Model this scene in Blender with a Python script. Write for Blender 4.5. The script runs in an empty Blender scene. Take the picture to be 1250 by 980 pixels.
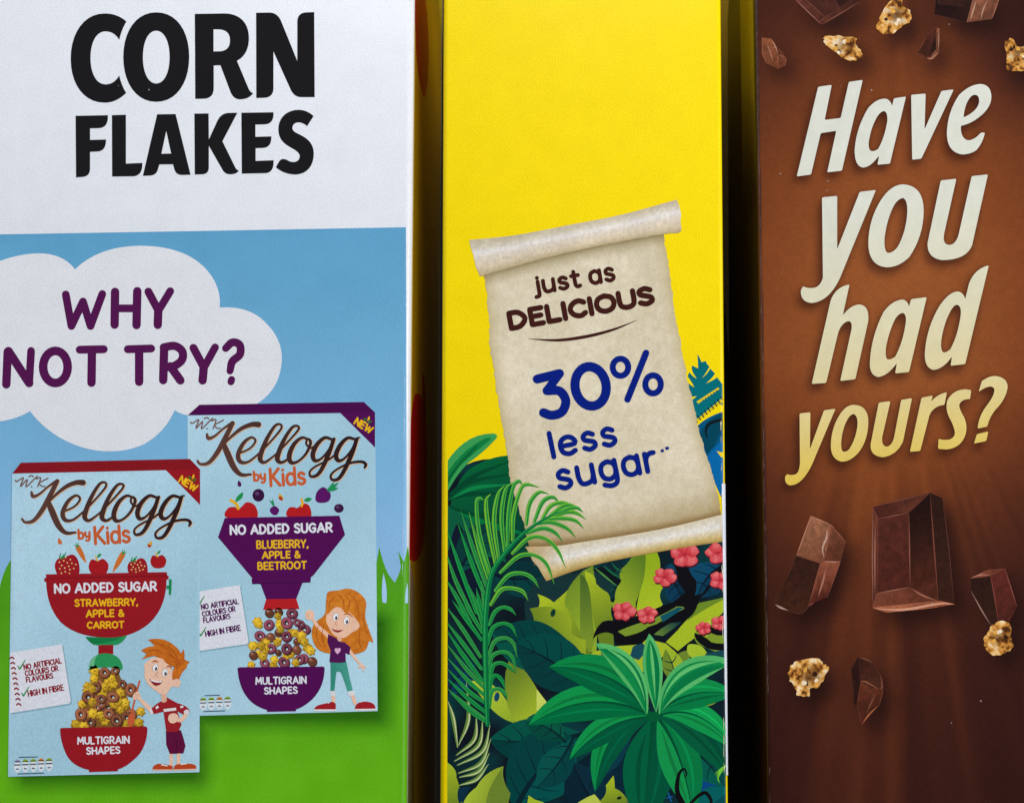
import bpy, math, random
import numpy as np
from mathutils import Vector, Matrix
from mathutils.geometry import delaunay_2d_cdt

# ------------------------------------------------------------------ camera, world, lights
SC = bpy.context.scene
COL = SC.collection
S = 0.0002                 # metres per photo pixel on the panels
F = 2500.0                 # focal length in photo pixels
ZC = 0.160                 # height of the picture centre above the tabletop
PITCH = math.radians(5.5)
D = F * S
CAM_LOC = Vector((0, -D * math.cos(PITCH), ZC - D * math.sin(PITCH)))
cd = bpy.data.cameras.new('camera')
cd.sensor_fit = 'HORIZONTAL'; cd.sensor_width = 36.0; cd.lens = 36.0 * F / 1250.0
cd.clip_start = 0.01; cd.clip_end = 20
cam = bpy.data.objects.new('camera', cd); COL.objects.link(cam)
cam.location = CAM_LOC; cam.rotation_euler = (math.pi / 2 + PITCH, 0, 0)
SC.camera = cam

w = bpy.data.worlds.new('World'); SC.world = w; w.use_nodes = True
w.node_tree.nodes['Background'].inputs[0].default_value = (0.75, 0.85, 1.0, 1)
w.node_tree.nodes['Background'].inputs[1].default_value = 0.20

def area(name, loc, target, sx, sy, power, color):
    ld = bpy.data.lights.new(name, 'AREA'); ld.shape = 'RECTANGLE'; ld.size = sx; ld.size_y = sy
    ld.energy = power; ld.color = color
    o = bpy.data.objects.new(name, ld); COL.objects.link(o); o.location = loc
    o.rotation_euler = (Vector(target) - Vector(loc)).to_track_quat('-Z', 'Y').to_euler()
    return o
area('key_softbox', (1.08, -0.66, 0.20), (0.0, 0, 0.16), 0.5, 0.7, 11.5, (1.0, 0.985, 0.97))
area('fill_softbox', (-1.15, -0.95, 0.85), (0, 0, 0.15), 0.7, 0.7, 2.2, (0.93, 0.96, 1.0))
area('front_softbox', (0.20, -1.75, 2.45), (0.02, 0, 0.10), 0.7, 0.4, 61.0, (0.97, 0.98, 1.0))

SC.view_settings.view_transform = 'Standard'; SC.view_settings.look = 'None'
SC.view_settings.exposure = 0.0; SC.view_settings.gamma = 1.0
SC.view_settings.use_curve_mapping = False

# ------------------------------------------------------------------ picture -> panel mapping
RC = Matrix.Rotation(math.pi / 2 + PITCH, 3, 'X')
R0 = np.array(RC)
def unproject(P):
    """points of the printed faces, measured in photo pixels, on the plane y = 0"""
    P = np.asarray(P, float)
    d = np.stack([(P[:, 0] - 625) / F, (490 - P[:, 1]) / F, -np.ones(len(P))], 1) @ R0.T
    t = -CAM_LOC.y / d[:, 1]
    return CAM_LOC.x + d[:, 0] * t, CAM_LOC.z + d[:, 2] * t

def project(x, z):
    v = np.stack([x - CAM_LOC.x, np.full_like(x, -CAM_LOC.y), z - CAM_LOC.z], 1) @ R0
    return 625 - F * v[:, 0] / v[:, 2], 490 + F * v[:, 1] / v[:, 2]

LAY = 0.00002              # thickness of one pass of ink

class Box:
    """one carton: left / right edge in pixels at mid height, edge radius, depth, roll"""
    def __init__(s, l, r, rad, depth, roll, height):
        s.roll = math.radians(roll)
        (x0, x1), _ = unproject([(l, 490), (r, 490)])
        s.ox = (x0 + x1) / 2
        s.hw = (x1 - x0) / 2; s.rad = rad * S; s.depth = depth; s.h = height
        # the box turns about its base; keep its edges where they were measured
        s.ox -= math.sin(s.roll) * ZC
    def local(s, P):
        x, z = unproject(P)
        c, n = math.cos(s.roll), math.sin(s.roll)
        dx = x - s.ox
        return c * dx - n * z, n * dx + c * z
    def world2px(s, lx, lz):
        c, n = math.cos(s.roll), math.sin(s.roll)
        return project(c * lx + n * lz + s.ox, -n * lx + c * lz)
    def surf(s, P, lay):
        lx, lz = s.local(P)
        off = lay * LAY
        y = np.full_like(lx, -off); X = lx.copy()
        for sgn in (1, -1):
            e = s.hw - s.rad
            u = sgn * lx - e
            m = u > 0
            a = np.minimum(u / s.rad, math.pi / 2)
            rest = np.maximum(u - s.rad * math.pi / 2, 0)
            X = np.where(m, sgn * (e + (s.rad + off) * np.sin(a)), X)
            y = np.where(m, s.rad - (s.rad + off) * np.cos(a) + rest, y)
        return np.stack([X, y, lz], 1)
    def creases(s):
        """pixel lines along the rounded edges, where a sheet has to bend"""
        out = []
        e = s.hw - s.rad
        for sgn in (1, -1):
            for k in range(0, 7):
                lx = sgn * (e + s.rad * math.pi / 2 * k / 6)
                px, py = s.world2px(np.array([lx, lx]), np.array([-0.01, s.h + 0.01]))
                out.append([(px[0], py[0]), (px[1], py[1])])
        return out

# ------------------------------------------------------------------ colours and noise
def lin(c):
    c = np.asarray(c, float) / 255.0
    return np.where(c <= 0.04045, c / 12.92, ((c + 0.055) / 1.055) ** 2.4)

def vn(x, y, sc, seed=0):
    x = np.asarray(x, float) / sc; y = np.asarray(y, float) / sc
    xi = np.floor(x).astype(np.int64); yi = np.floor(y).astype(np.int64)
    fx = x - xi; fy = y - yi
    fx = fx * fx * (3 - 2 * fx); fy = fy * fy * (3 - 2 * fy)
    def h(a, b):
        n = (a * 374761393 + b * 668265263 + seed * 974634777) & 0x7fffffff
        n = ((n ^ (n >> 13)) * 1274126177) & 0x7fffffff
        return ((n ^ (n >> 16)) & 0xffff) / 65535.0
    return (h(xi, yi) * (1 - fx) + h(xi + 1, yi) * fx) * (1 - fy) + (h(xi, yi + 1) * (1 - fx) + h(xi + 1, yi + 1) * fx) * fy

def mix(a, b, t):
    a = np.asarray(a, float); b = np.asarray(b, float)
    t = np.clip(np.asarray(t, float), 0, 1)[..., None]
    return a * (1 - t) + b * t

def ramp(stops, t):
    t = np.asarray(t, float)
    xs = [s[0] for s in stops]
    return np.stack([np.interp(t, xs, [s[1][k] for s in stops]) for k in range(3)], -1)

def vgrad(c0, c1, y0, y1):
    return lambda X, Y: mix(c0, c1, (Y - y0) / (y1 - y0))
def lgrad(c0, c1, p0, p1):
    dx, dy = p1[0] - p0[0], p1[1] - p0[1]; L = dx * dx + dy * dy
    return lambda X, Y: mix(c0, c1, ((X - p0[0]) * dx + (Y - p0[1]) * dy) / L)

# ------------------------------------------------------------------ outlines
PX = (0, 0, 1)
def tr(pts, T):
    return np.asarray(pts, float) * T[2] + np.array([T[0], T[1]])

def path(s, T=PX, n=7, rnd=0):
    """small outline language: M, L, Q, C, Z in absolute coordinates of the sheet T"""
    tok = s.replace('M', ' M ').replace('L', ' L ').replace('Q', ' Q ').replace('C', ' C ').replace('Z', ' Z ').replace(',', ' ').split()
    out = []; cur = []; i = 0; cmd = None
    while i < len(tok):
        if tok[i] in 'MLQCZ':
            cmd = tok[i]; i += 1
            if cmd == 'Z':
                if cur: out.append(cur)
                cur = []
                continue
            if cmd == 'M':
                if cur: out.append(cur)
                cur = []
        k = {'M': 1, 'L': 1, 'Q': 2, 'C': 3}[cmd]
        p = [(float(tok[i + 2 * j]), float(tok[i + 2 * j + 1])) for j in range(k)]; i += 2 * k
        if k == 1: cur.append(p[0])
        else:
            a = np.array(cur[-1])
            for j in range(1, n + 1):
                t = j / n
                if k == 2: q = (1 - t) ** 2 * a + 2 * t * (1 - t) * np.array(p[0]) + t * t * np.array(p[1])
                else: q = (1 - t) ** 3 * a + 3 * t * (1 - t) ** 2 * np.array(p[0]) + 3 * t * t * (1 - t) * np.array(p[1]) + t ** 3 * np.array(p[2])
                cur.append(tuple(q))
    if cur: out.append(cur)
    return [tr(rounded(c, rnd) if rnd else c, T) for c in out]

def rounded(c, r):
    c = [np.array(p) for p in c]
    if np.linalg.norm(c[0] - c[-1]) < 1e-6: c = c[:-1]
    out = []
    for i, p in enumerate(c):
        a, b = c[i - 1], c[(i + 1) % len(c)]
        u, v = a - p, b - p; lu, lv = np.linalg.norm(u), np.linalg.norm(v)
        if lu < 1e-6 or lv < 1e-6: continue
        cosang = -(u @ v) / lu / lv
        if cosang < 0.8:
            rr = min(r, lu * 0.45, lv * 0.45)
            p0, p1 = p + u / lu * rr, p + v / lv * rr
            for t in (0, .25, .5, .75, 1): out.append((1 - t) ** 2 * p0 + 2 * t * (1 - t) * p + t * t * p1)
        else: out.append(p)
    return out

def catmull(pts, n=6, closed=False):
    P = [np.array(p, float) for p in pts]
    if len(P) < 3 and not closed: return np.array(P)
    m = len(P); out = []
    rng = range(m) if closed else range(m - 1)
    for i in rng:
        p1, p2 = P[i], P[(i + 1) % m]
        p0 = P[i - 1] if (closed or i > 0) else 2 * p1 - p2
        p3 = P[(i + 2) % m] if (closed or i + 2 < m) else 2 * p2 - p1
        for k in range(n):
            t = k / n
            out.append(0.5 * (2 * p1 + (p2 - p0) * t + (2 * p0 - 5 * p1 + 4 * p2 - p3) * t * t + (3 * p1 - p0 - 3 * p2 + p3) * t ** 3))
    if not closed: out.append(P[-1])
    return np.array(out)

def blob(pts, T=PX, n=5):
    return [tr(catmull(pts, n, True), T)]

def orient(c, sign=1):
    c = np.asarray(c)
    a = np.sum(c[:, 0] * np.roll(c[:, 1], -1) - np.roll(c[:, 0], -1) * c[:, 1])
    return c if a * sign >= 0 else c[::-1]

def ell(cx, cy, rx, ry=None, T=PX, n=24, rot=0):
    ry = rx if ry is None else ry
    t = np.linspace(0, 2 * math.pi, n, endpoint=False); c, s = math.cos(rot), math.sin(rot)
    x, y = rx * np.cos(t), ry * np.sin(t)
    return [orient(tr(np.stack([cx + c * x - s * y, cy + s * x + c * y], 1), T))]

def ring(cx, cy, rx, ry, wd, T=PX, rot=0, n=28):
    return [orient(ell(cx, cy, rx + wd / 2, ry + wd / 2, T, n, rot)[0], 1), orient(ell(cx, cy, rx - wd / 2, ry - wd / 2, T, n, rot)[0], -1)]

def stroke(pts, wd, T=PX, smooth=True, n=6, capn=5, flat=False):
    """a line of the given width (one number or one per point) as a closed outline"""
    pts = np.asarray(pts, float)
    wd = np.full(len(pts), wd, float) if np.isscalar(wd) else np.interp(np.linspace(0, 1, len(pts)), np.linspace(0, 1, len(wd)), wd)
    if not smooth and len(pts) > 2:
        out = []
        for i in range(len(pts) - 1): out += stroke(pts[i:i + 2], wd[i:i + 2], T, True, n, capn, flat)
        return out
    c = catmull(np.column_stack([pts, wd]), n) if len(pts) > 2 else np.column_stack([pts, wd])
    q, h = c[:, :2], np.maximum(c[:, 2], 0.02) / 2
    d = np.gradient(q, axis=0); d /= np.linalg.norm(d, axis=1)[:, None] + 1e-9
    nr = np.stack([-d[:, 1], d[:, 0]], 1)
    L = q + nr * h[:, None]; R = q - nr * h[:, None]
    def cap(p, dv, hh):
        if flat or hh < 0.3: return np.zeros((0, 2))
        a0 = math.atan2(dv[1], dv[0])
        t = np.linspace(math.pi / 2, -math.pi / 2, capn + 2)[1:-1]
        return np.stack([p[0] + hh * np.cos(a0 + t), p[1] + hh * np.sin(a0 + t)], 1)
    o = np.vstack([L, cap(q[-1], d[-1], h[-1]), R[::-1], cap(q[0], -d[0], h[0])])
    return [orient(tr(o, T))]

def sh(con, col, rule='nz', res=None): return dict(c=con, col=col, rule=rule, res=res)

# ------------------------------------------------------------------ lettering drawn with a pen: strokes on a unit em
G = {
 'A': (.7, '0,0 .35,1|.35,1 .7,0|.12,.32 .58,.32'), 'B': (.56, '0,0 0,1|~0,1 .34,.99 .47,.77 .32,.55 0,.53|~0,.53 .38,.51 .55,.27 .38,.02 0,0'),
 'C': (.6, '~.58,.84 .38,.99 .12,.85 0,.5 .12,.15 .38,.01 .58,.16'), 'D': (.62, '0,0 0,1|~0,1 .36,.95 .6,.5 .36,.05 0,0'),
 'E': (.46, '0,0 0,1|0,1 .45,1|0,.52 .4,.52|0,0 .45,0'), 'F': (.46, '0,0 0,1|0,1 .45,1|0,.5 .4,.5'),
 'G': (.64, '~.6,.84 .38,.99 .12,.85 0,.5 .12,.15 .38,.01 .6,.14|.61,.14 .61,.46|.61,.46 .38,.46'), 'H': (.58, '0,0 0,1|.58,0 .58,1|0,.5 .58,.5'),
 'I': (.02, '0,0 0,1'), 'K': (.55, '0,0 0,1|0,.42 .5,1|.14,.52 .55,0'), 'L': (.44, '0,0 0,1|0,0 .43,0'),
 'M': (.74, '0,0 .06,1|.06,1 .37,.3|.37,.3 .68,1|.68,1 .74,0'), 'N': (.6, '0,0 0,1|0,1 .6,0|.6,0 .6,1'),
 'O': (.7, '~.35,1 .1,.86 0,.5 .1,.14 .35,0 .6,.14 .7,.5 .6,.86 .35,1'), 'P': (.52, '0,0 0,1|~0,1 .36,.99 .52,.73 .36,.45 0,.44'),
 'R': (.56, '0,0 0,1|~0,1 .36,.99 .52,.74 .36,.48 0,.46|.24,.46 .56,0'), 'S': (.5, '~.47,.86 .26,1 .04,.88 .05,.66 .26,.52 .46,.38 .48,.14 .25,0 .01,.13'),
 'T': (.58, '0,1 .58,1|.29,1 .29,0'), 'U': (.58, '~0,1 0,.45 .06,.12 .29,0 .52,.12 .58,.45 .58,1'), 'V': (.64, '0,1 .32,0|.32,0 .64,1'),
 'W': (.9, '0,1 .22,0|.22,0 .45,.8|.45,.8 .68,0|.68,0 .9,1'), 'Y': (.6, '0,1 .3,.46|.6,1 .3,.46|.3,.46 .3,0'),
 '&': (.66, '~.62,.02 .3,.5 .13,.8 .26,.99 .42,.84 .3,.6 .05,.36 .06,.08 .3,0 .52,.12 .62,.42'), ',': (.08, '.06,.06 0,-.14'), '.': (.02, '0,.02 0,.03'),
 'j': (.12, '~.12,.68 .12,.1 .1,-.16 -.06,-.2|.12,.9 .12,.91'), 'u': (.48, '~0,.68 0,.28 .08,.04 .25,.01 .42,.1 .48,.3|.48,.68 .48,0'),
 's': (.4, '~.36,.58 .2,.68 .04,.58 .06,.42 .2,.35 .36,.26 .37,.1 .19,0 .01,.1'), 't': (.3, '~.1,.9 .1,.4 .12,.1 .2,.0 .32,.03|-.04,.66 .3,.66'),
 'a': (.48, '~.24,.68 .06,.58 0,.34 .06,.1 .24,0 .42,.1 .48,.34 .42,.58 .24,.68|.48,.68 .48,0'), 'l': (.02, '0,0 0,.98'),
 'e': (.5, '~.02,.36 .49,.37 .44,.6 .25,.69 .06,.58 0,.34 .06,.1 .26,0 .46,.09'), 'g': (.48, '~.24,.68 .06,.58 0,.34 .06,.1 .24,.0 .42,.1 .48,.34 .42,.58 .24,.68|~.48,.68 .48,.0 .42,-.2 .24,-.26 .04,-.18'),
 'r': (.28, '0,0 0,.68|~0,.4 .06,.58 .18,.67 .29,.67'), 'b': (.48, '0,0 0,1|~.24,.68 .06,.58 0,.34 .06,.1 .24,0 .42,.1 .48,.34 .42,.58 .24,.68'),
 'y': (.46, '~0,.68 .02,.35 .1,.18 .24,.16 .4,.3|~.46,.68 .45,.1 .36,-.2 .2,-.27 .06,-.2'), 'i': (.02, '0,0 0,.66|0,.9 0,.91'),
 'd': (.48, '.48,0 .48,1|~.24,.68 .06,.58 0,.34 .06,.1 .24,0 .42,.1 .48,.34 .42,.58 .24,.68'), ' ': (.18, ''),
}
def text(s, p0, p1, h, wd, T=PX, gap=.24, jit=0, rnd=None):
    """the words s on the baseline p0 -> p1, capitals h high, pen wd wide"""
    p0, p1 = np.array(p0, float), np.array(p1, float)
    L = np.linalg.norm(p1 - p0); d = (p1 - p0) / L; up = np.array([d[1], -d[0]])
    tot = sum(G[c][0] for c in s) + gap * (len(s) - 1)
    kx = (L - wd) / tot; x = wd / 2 / kx; out = []
    hh = h - wd
    for ch in s:
        a, st = G[ch]
        dy = rnd.uniform(-jit, jit) if rnd else 0
        for q in [q for q in st.split('|') if q]:
            sm = q[0] == '~'
            pts = [tuple(map(float, v.split(','))) for v in q.lstrip('~').split()]
            P = [p0 + d * (x + px) * kx + up * (wd / 2 + py * hh + dy) for px, py in pts]
            out += stroke(P, wd, T, sm, n=3, capn=3)
        x += a + gap
    return out

# ------------------------------------------------------------------ ink sheets: shapes in painter's order become one flat mesh
def inside(pts, con, rule):
    wn = np.zeros(len(pts), int); cr = np.zeros(len(pts), int)
    for c in con:
        a = np.asarray(c); b = np.roll(a, -1, 0)
        step = max(1, 2000000 // max(1, len(a)))
        for i in range(0, len(pts), step):
            p = pts[i:i + step]; X, Y = p[:, 0:1], p[:, 1:2]
            lft = (b[:, 0] - a[:, 0]) * (Y - a[:, 1]) - (X - a[:, 0]) * (b[:, 1] - a[:, 1])
            up = (a[:, 1] <= Y) & (b[:, 1] > Y) & (lft > 0); dn = (a[:, 1] > Y) & (b[:, 1] <= Y) & (lft < 0)
            wn[i:i + step] += up.sum(1) - dn.sum(1); cr[i:i + step] += up.sum(1) + dn.sum(1)
    return wn != 0 if rule == 'nz' else cr % 2 == 1

def clip_range(shapes):
    A = np.vstack([c for s in shapes for c in s['c']])
    return A.min(0), A.max(0)

def ink(name, shapes, place, parent, mat, creases=(), bound=None):
    V = []; E = []
    if bound is not None:
        V = [tuple(map(float, p)) for p in bound]; E = [(i, (i + 1) % len(V)) for i in range(len(V))]
    for s in shapes:
        for c in s['c']:
            b = len(V); m = len(c)
            V += [tuple(map(float, p)) for p in c]
            E += [(b + i, b + (i + 1) % m) for i in range(m)]
        if s['res']:
            A = np.vstack(s['c']); lo, hi = A.min(0), A.max(0); r = s['res']
            gx, gy = np.meshgrid(np.arange(lo[0] + r / 2, hi[0], r), np.arange(lo[1] + r / 2, hi[1], r))
            gx = gx + 0.27 * r * ((np.arange(gx.shape[0]) % 2)[:, None])
            g = np.stack([gx.ravel(), gy.ravel()], 1)
            g = g[inside(g, s['c'], s['rule'])]
            V += [tuple(map(float, p)) for p in g]
    lo, hi = clip_range(shapes)
    for (a, b) in creases:
        if max(a[0], b[0]) < lo[0] or min(a[0], b[0]) > hi[0]: continue
        k = len(V); V += [a, b]; E.append((k, k + 1))
    r = delaunay_2d_cdt([Vector(p) for p in V], E, [], 0, 1e-4)
    P = np.array([tuple(p) for p in r[0]]); T = np.array([f for f in r[2] if len(f) == 3])
    cen = P[T].mean(1)
    own = np.full(len(T), -1)
    for k, s in enumerate(shapes):
        A = np.vstack(s['c']); l2, h2 = A.min(0), A.max(0)
        ii = np.nonzero((cen[:, 0] > l2[0]) & (cen[:, 0] < h2[0]) & (cen[:, 1] > l2[1]) & (cen[:, 1] < h2[1]))[0]
        if len(ii): own[ii[inside(cen[ii], s['c'], s['rule'])]] = k
    if bound is not None: own[~inside(cen, [np.array(bound, float)], 'nz')] = -1
    keep = own >= 0; T = T[keep]; own = own[keep]
    cols = np.ones((len(T), 3, 4))
    for k, s in enumerate(shapes):
        ii = np.nonzero(own == k)[0]
        if not len(ii): continue
        if callable(s['col']):
            q = P[T[ii]].reshape(-1, 2)
            cols[ii, :, :3] = lin(np.clip(s['col'](q[:, 0], q[:, 1]), 0, 255)).reshape(len(ii), 3, 3)
        else: cols[ii, :, :3] = lin(s['col'])
    used, inv = np.unique(T, return_inverse=True); T = inv.reshape(-1, 3); P = P[used]
    W = place(P)
    # face the viewer of the panel: flip where the turn is wrong
    tri = P[T]; a = (tri[:, 1, 0] - tri[:, 0, 0]) * (tri[:, 2, 1] - tri[:, 0, 1]) - (tri[:, 2, 0] - tri[:, 0, 0]) * (tri[:, 1, 1] - tri[:, 0, 1])
    f = a > 0
    T[f] = T[f][:, ::-1]; cols[f] = cols[f][:, ::-1]
    me = bpy.data.meshes.new(name)
    me.from_pydata(W.tolist(), [], T.tolist())
    at = me.color_attributes.new('ink', 'FLOAT_COLOR', 'CORNER')
    at.data.foreach_set('color', cols.reshape(-1).astype(np.float32))
    me.polygons.foreach_set('use_smooth', [True] * len(me.polygons))
    me.materials.append(mat)
    o = bpy.data.objects.new(name, me); COL.objects.link(o); o.parent = parent
    return o

def on(box, lay): return lambda P: box.surf(P, lay)

def grid_sheet(name, box, lay, parent, mat, x0, x1, y0, y1, st, colf):
    """an all-over printed ground, its tones given per point of a fine grid"""
    nx, ny = int((x1 - x0) / st) + 1, int((y1 - y0) / st) + 1
    gx, gy = np.meshgrid(np.linspace(x0, x1, nx), np.linspace(y0, y1, ny))
    P = np.stack([gx.ravel(), gy.ravel()], 1)
    W = box.surf(P, lay)
    i = np.arange(nx * ny).reshape(ny, nx)
    Q = np.stack([i[:-1, :-1], i[1:, :-1], i[1:, 1:], i[:-1, 1:]], -1).reshape(-1, 4)
    c = np.ones((nx * ny, 4)); c[:, :3] = lin(np.clip(colf(gx, gy).reshape(-1, 3), 0, 255))
    me = bpy.data.meshes.new(name); me.from_pydata(W.tolist(), [], Q.tolist())
    at = me.color_attributes.new('ink', 'FLOAT_COLOR', 'POINT'); at.data.foreach_set('color', c.reshape(-1).astype(np.float32))
    me.polygons.foreach_set('use_smooth', [True] * len(me.polygons)); me.materials.append(mat)
    o = bpy.data.objects.new(name, me); COL.objects.link(o); o.parent = parent
    return o

# ------------------------------------------------------------------ materials
def card(name, color=None, rough=0.32, spec=0.13, grain=0.08, bump=0.12, wave=0.25, speck=0.0, speckcol=(0.55, 0.5, 0.45)):
    m = bpy.data.materials.new(name); m.use_nodes = True
    n, l = m.node_tree.nodes, m.node_tree.links
    b = n['Principled BSDF']; b.inputs['Roughness'].default_value = rough; b.inputs['Specular IOR Level'].default_value = spec
    tc = n.new('ShaderNodeTexCoord')
    if color is None:
        a = n.new('ShaderNodeAttribute'); a.attribute_name = 'ink'; src = a.outputs['Color']
    else:
        a = n.new('ShaderNodeRGB'); a.outputs[0].default_value = (*lin(color), 1); src = a.outputs[0]
    def noise(sc, det=2.0, ro=.6):
        t = n.new('ShaderNodeTexNoise'); t.inputs['Scale'].default_value = sc; t.inputs['Detail'].default_value = det; t.inputs['Roughness'].default_value = ro
        l.new(tc.outputs['Object'], t.inputs['Vector']); return t
    g1 = noise(2600, 1.0); g2 = noise(160, 3.0)
    def rangev(src, lo, hi):
        r = n.new('ShaderNodeMapRange'); r.inputs['From Min'].default_value = 0.3; r.inputs['From Max'].default_value = 0.7
        r.inputs['To Min'].default_value = lo; r.inputs['To Max'].default_value = hi; l.new(src, r.inputs['Value']); return r.outputs[0]
    v = n.new('ShaderNodeMath'); v.operation = 'MULTIPLY'
    l.new(rangev(g1.outputs['Fac'], 1 - grain, 1 + grain), v.inputs[0]); l.new(rangev(g2.outputs['Fac'], 0.975, 1.025), v.inputs[1])
    mx = n.new('ShaderNodeMix'); mx.data_type = 'RGBA'; mx.blend_type = 'MULTIPLY'; mx.inputs['Factor'].default_value = 1.0
    l.new(src, mx.inputs[6]); l.new(v.outputs[0], mx.inputs[7])
    out = mx.outputs[2]
    if speck:
        vo = n.new('ShaderNodeTexVoronoi'); vo.inputs['Scale'].default_value = 260; l.new(tc.outputs['Object'], vo.inputs['Vector'])
        lt = n.new('ShaderNodeMath'); lt.operation = 'LESS_THAN'; lt.inputs[1].default_value = 0.055; l.new(vo.outputs['Distance'], lt.inputs[0])
        sx = n.new('ShaderNodeSeparateColor'); l.new(vo.outputs['Color'], sx.inputs[0])
        lk = n.new('ShaderNodeMath'); lk.operation = 'LESS_THAN'; lk.inputs[1].default_value = speck; l.new(sx.outputs[0], lk.inputs[0])
        mm = n.new('ShaderNodeMath'); mm.operation = 'MULTIPLY'; l.new(lt.outputs[0], mm.inputs[0]); l.new(lk.outputs[0], mm.inputs[1])
        m2 = n.new('ShaderNodeMix'); m2.data_type = 'RGBA'; l.new(mm.outputs[0], m2.inputs['Factor']); l.new(out, m2.inputs[6]); m2.inputs[7].default_value = (*speckcol, 1)
        out = m2.outputs[2]
    l.new(out, b.inputs['Base Color'])
    b1 = n.new('ShaderNodeBump'); b1.inputs['Strength'].default_value = bump; b1.inputs['Distance'].default_value = 0.00003; l.new(noise(3200, 2).outputs['Fac'], b1.inputs['Height'])
    b2 = n.new('ShaderNodeBump'); b2.inputs['Strength'].default_value = wave; b2.inputs['Distance'].default_value = 0.0009; l.new(noise(28, 2).outputs['Fac'], b2.inputs['Height'])
    l.new(b2.outputs['Normal'], b1.inputs['Normal']); l.new(b1.outputs['Normal'], b.inputs['Normal'])
    return m

def root(box, label, name='cereal_box'):
    o = bpy.data.objects.new(name, None); COL.objects.link(o); o.empty_display_size = 0.02
    o.location = (box.ox, 0, 0); o.rotation_euler = (0, box.roll, 0)
    o['label'] = label; o['category'] = 'cereal box'; o['group'] = 'cereal boxes standing side by side'
    return o

def carton(box, parent, mat):
    """folded cardboard body: rounded upright edges, folded top and bottom with an overlapping tuck flap"""
    sec = []
    e, r = box.hw, box.rad
    for cx, cy, a0 in ((e - r, r, -90), (e - r, box.depth - r, 0), (-e + r, box.depth - r, 90), (-e + r, r, 180)):
        for k in range(9):
            a = math.radians(a0 + 90 * k / 8); sec.append((cx + r * math.cos(a), cy + r * math.sin(a)))
    m = len(sec); V = []; Fc = []
    lev = [(0.0, 0.9), (0.0009, 0.35), (0.002, 0.0), (box.h - 0.002, 0.0), (box.h - 0.0009, 0.35), (box.h, 0.9)]
    for z, ins in lev:
        for x, y in sec:
            fx = 1 - ins * r / e; fy = 1 - ins * r / (box.depth / 2)
            V.append((x * fx, (y - box.depth / 2) * fy + box.depth / 2, z))
    for i in range(len(lev) - 1):
        for j in range(m): Fc.append((i * m + j, i * m + (j + 1) % m, (i + 1) * m + (j + 1) % m, (i + 1) * m + j))
    Fc.append(tuple(range(m))[::-1]); Fc.append(tuple((len(lev) - 1) * m + j for j in range(m)))
    b = len(V)       # tuck flap lying on the top
    for dz in (0.0002, 0.0007):
        V += [(-e * .97, box.depth * .02, box.h + dz), (e * .97, box.depth * .02, box.h + dz), (e * .97, box.depth * .62, box.h + dz), (-e * .97, box.depth * .62, box.h + dz)]
    Fc += [(b + 3, b + 2, b + 1, b), (b + 4, b + 5, b + 6, b + 7)] + [(b + k, b + (k + 1) % 4, b + 4 + (k + 1) % 4, b + 4 + k) for k in range(4)]
    me = bpy.data.meshes.new('carton'); me.from_pydata(V, [], Fc); me.materials.append(mat)
    me.polygons.foreach_set('use_smooth', [True] * len(me.polygons))
    me.update()
    o = bpy.data.objects.new('carton', me); COL.objects.link(o); o.parent = parent
    md = o.modifiers.new('edges', 'EDGE_SPLIT'); md.split_angle = math.radians(40)
    return o

def part(o, label=None):
    if label: o['label'] = label
    return o

# ------------------------------------------------------------------ the setting
def slab(name, v, f, mat):
    me = bpy.data.meshes.new(name); me.from_pydata(v, [], f); me.materials.append(mat)
    o = bpy.data.objects.new(name, me); COL.objects.link(o); o['kind'] = 'structure'; return o
wood = card('dark_tabletop', (38, 30, 26), rough=0.5, grain=0.2)
slab('tabletop', [(-1, -.8, 0), (1, -.8, 0), (1, .6, 0), (-1, .6, 0), (-1, -.8, -.03), (1, -.8, -.03), (1, .6, -.03), (-1, .6, -.03)],
     [(0, 1, 2, 3), (7, 6, 5, 4), (0, 4, 5, 1), (1, 5, 6, 2), (2, 6, 7, 3), (3, 7, 4, 0)], wood)
dark = card('dark_wall_paint', (16, 14, 13), rough=0.8, grain=0.1)
slab('wall', [(-1, .6, -.03), (1, .6, -.03), (1, .6, 1), (-1, .6, 1), (-1, .65, -.03), (1, .65, -.03), (1, .65, 1), (-1, .65, 1)],
     [(0, 1, 2, 3), (7, 6, 5, 4), (0, 4, 5, 1), (1, 5, 6, 2), (2, 6, 7, 3), (3, 7, 4, 0)], dark)

CORN = Box(-78, 501, 9, 0.195, 0.30, 0.320)
YEL = Box(539.5, 884.5, 6, 0.190, 0.05, 0.305)
BRN = Box(929, 1292, 5, 0.195, -0.30, 0.315)

# ================================================================== BOX 1: white and blue flakes carton
INK1 = card('printed_card_white_box', speck=0.04, speckcol=(.25, .25, .27), wave=.14)
corn = root(CORN, 'white and sky blue cereal box headed CORN FLAKES in thick black letters')
carton(CORN, corn, card('white_carton_board', (231, 233, 239), rough=0.3, spec=.5))
CR1 = CORN.creases()

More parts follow.
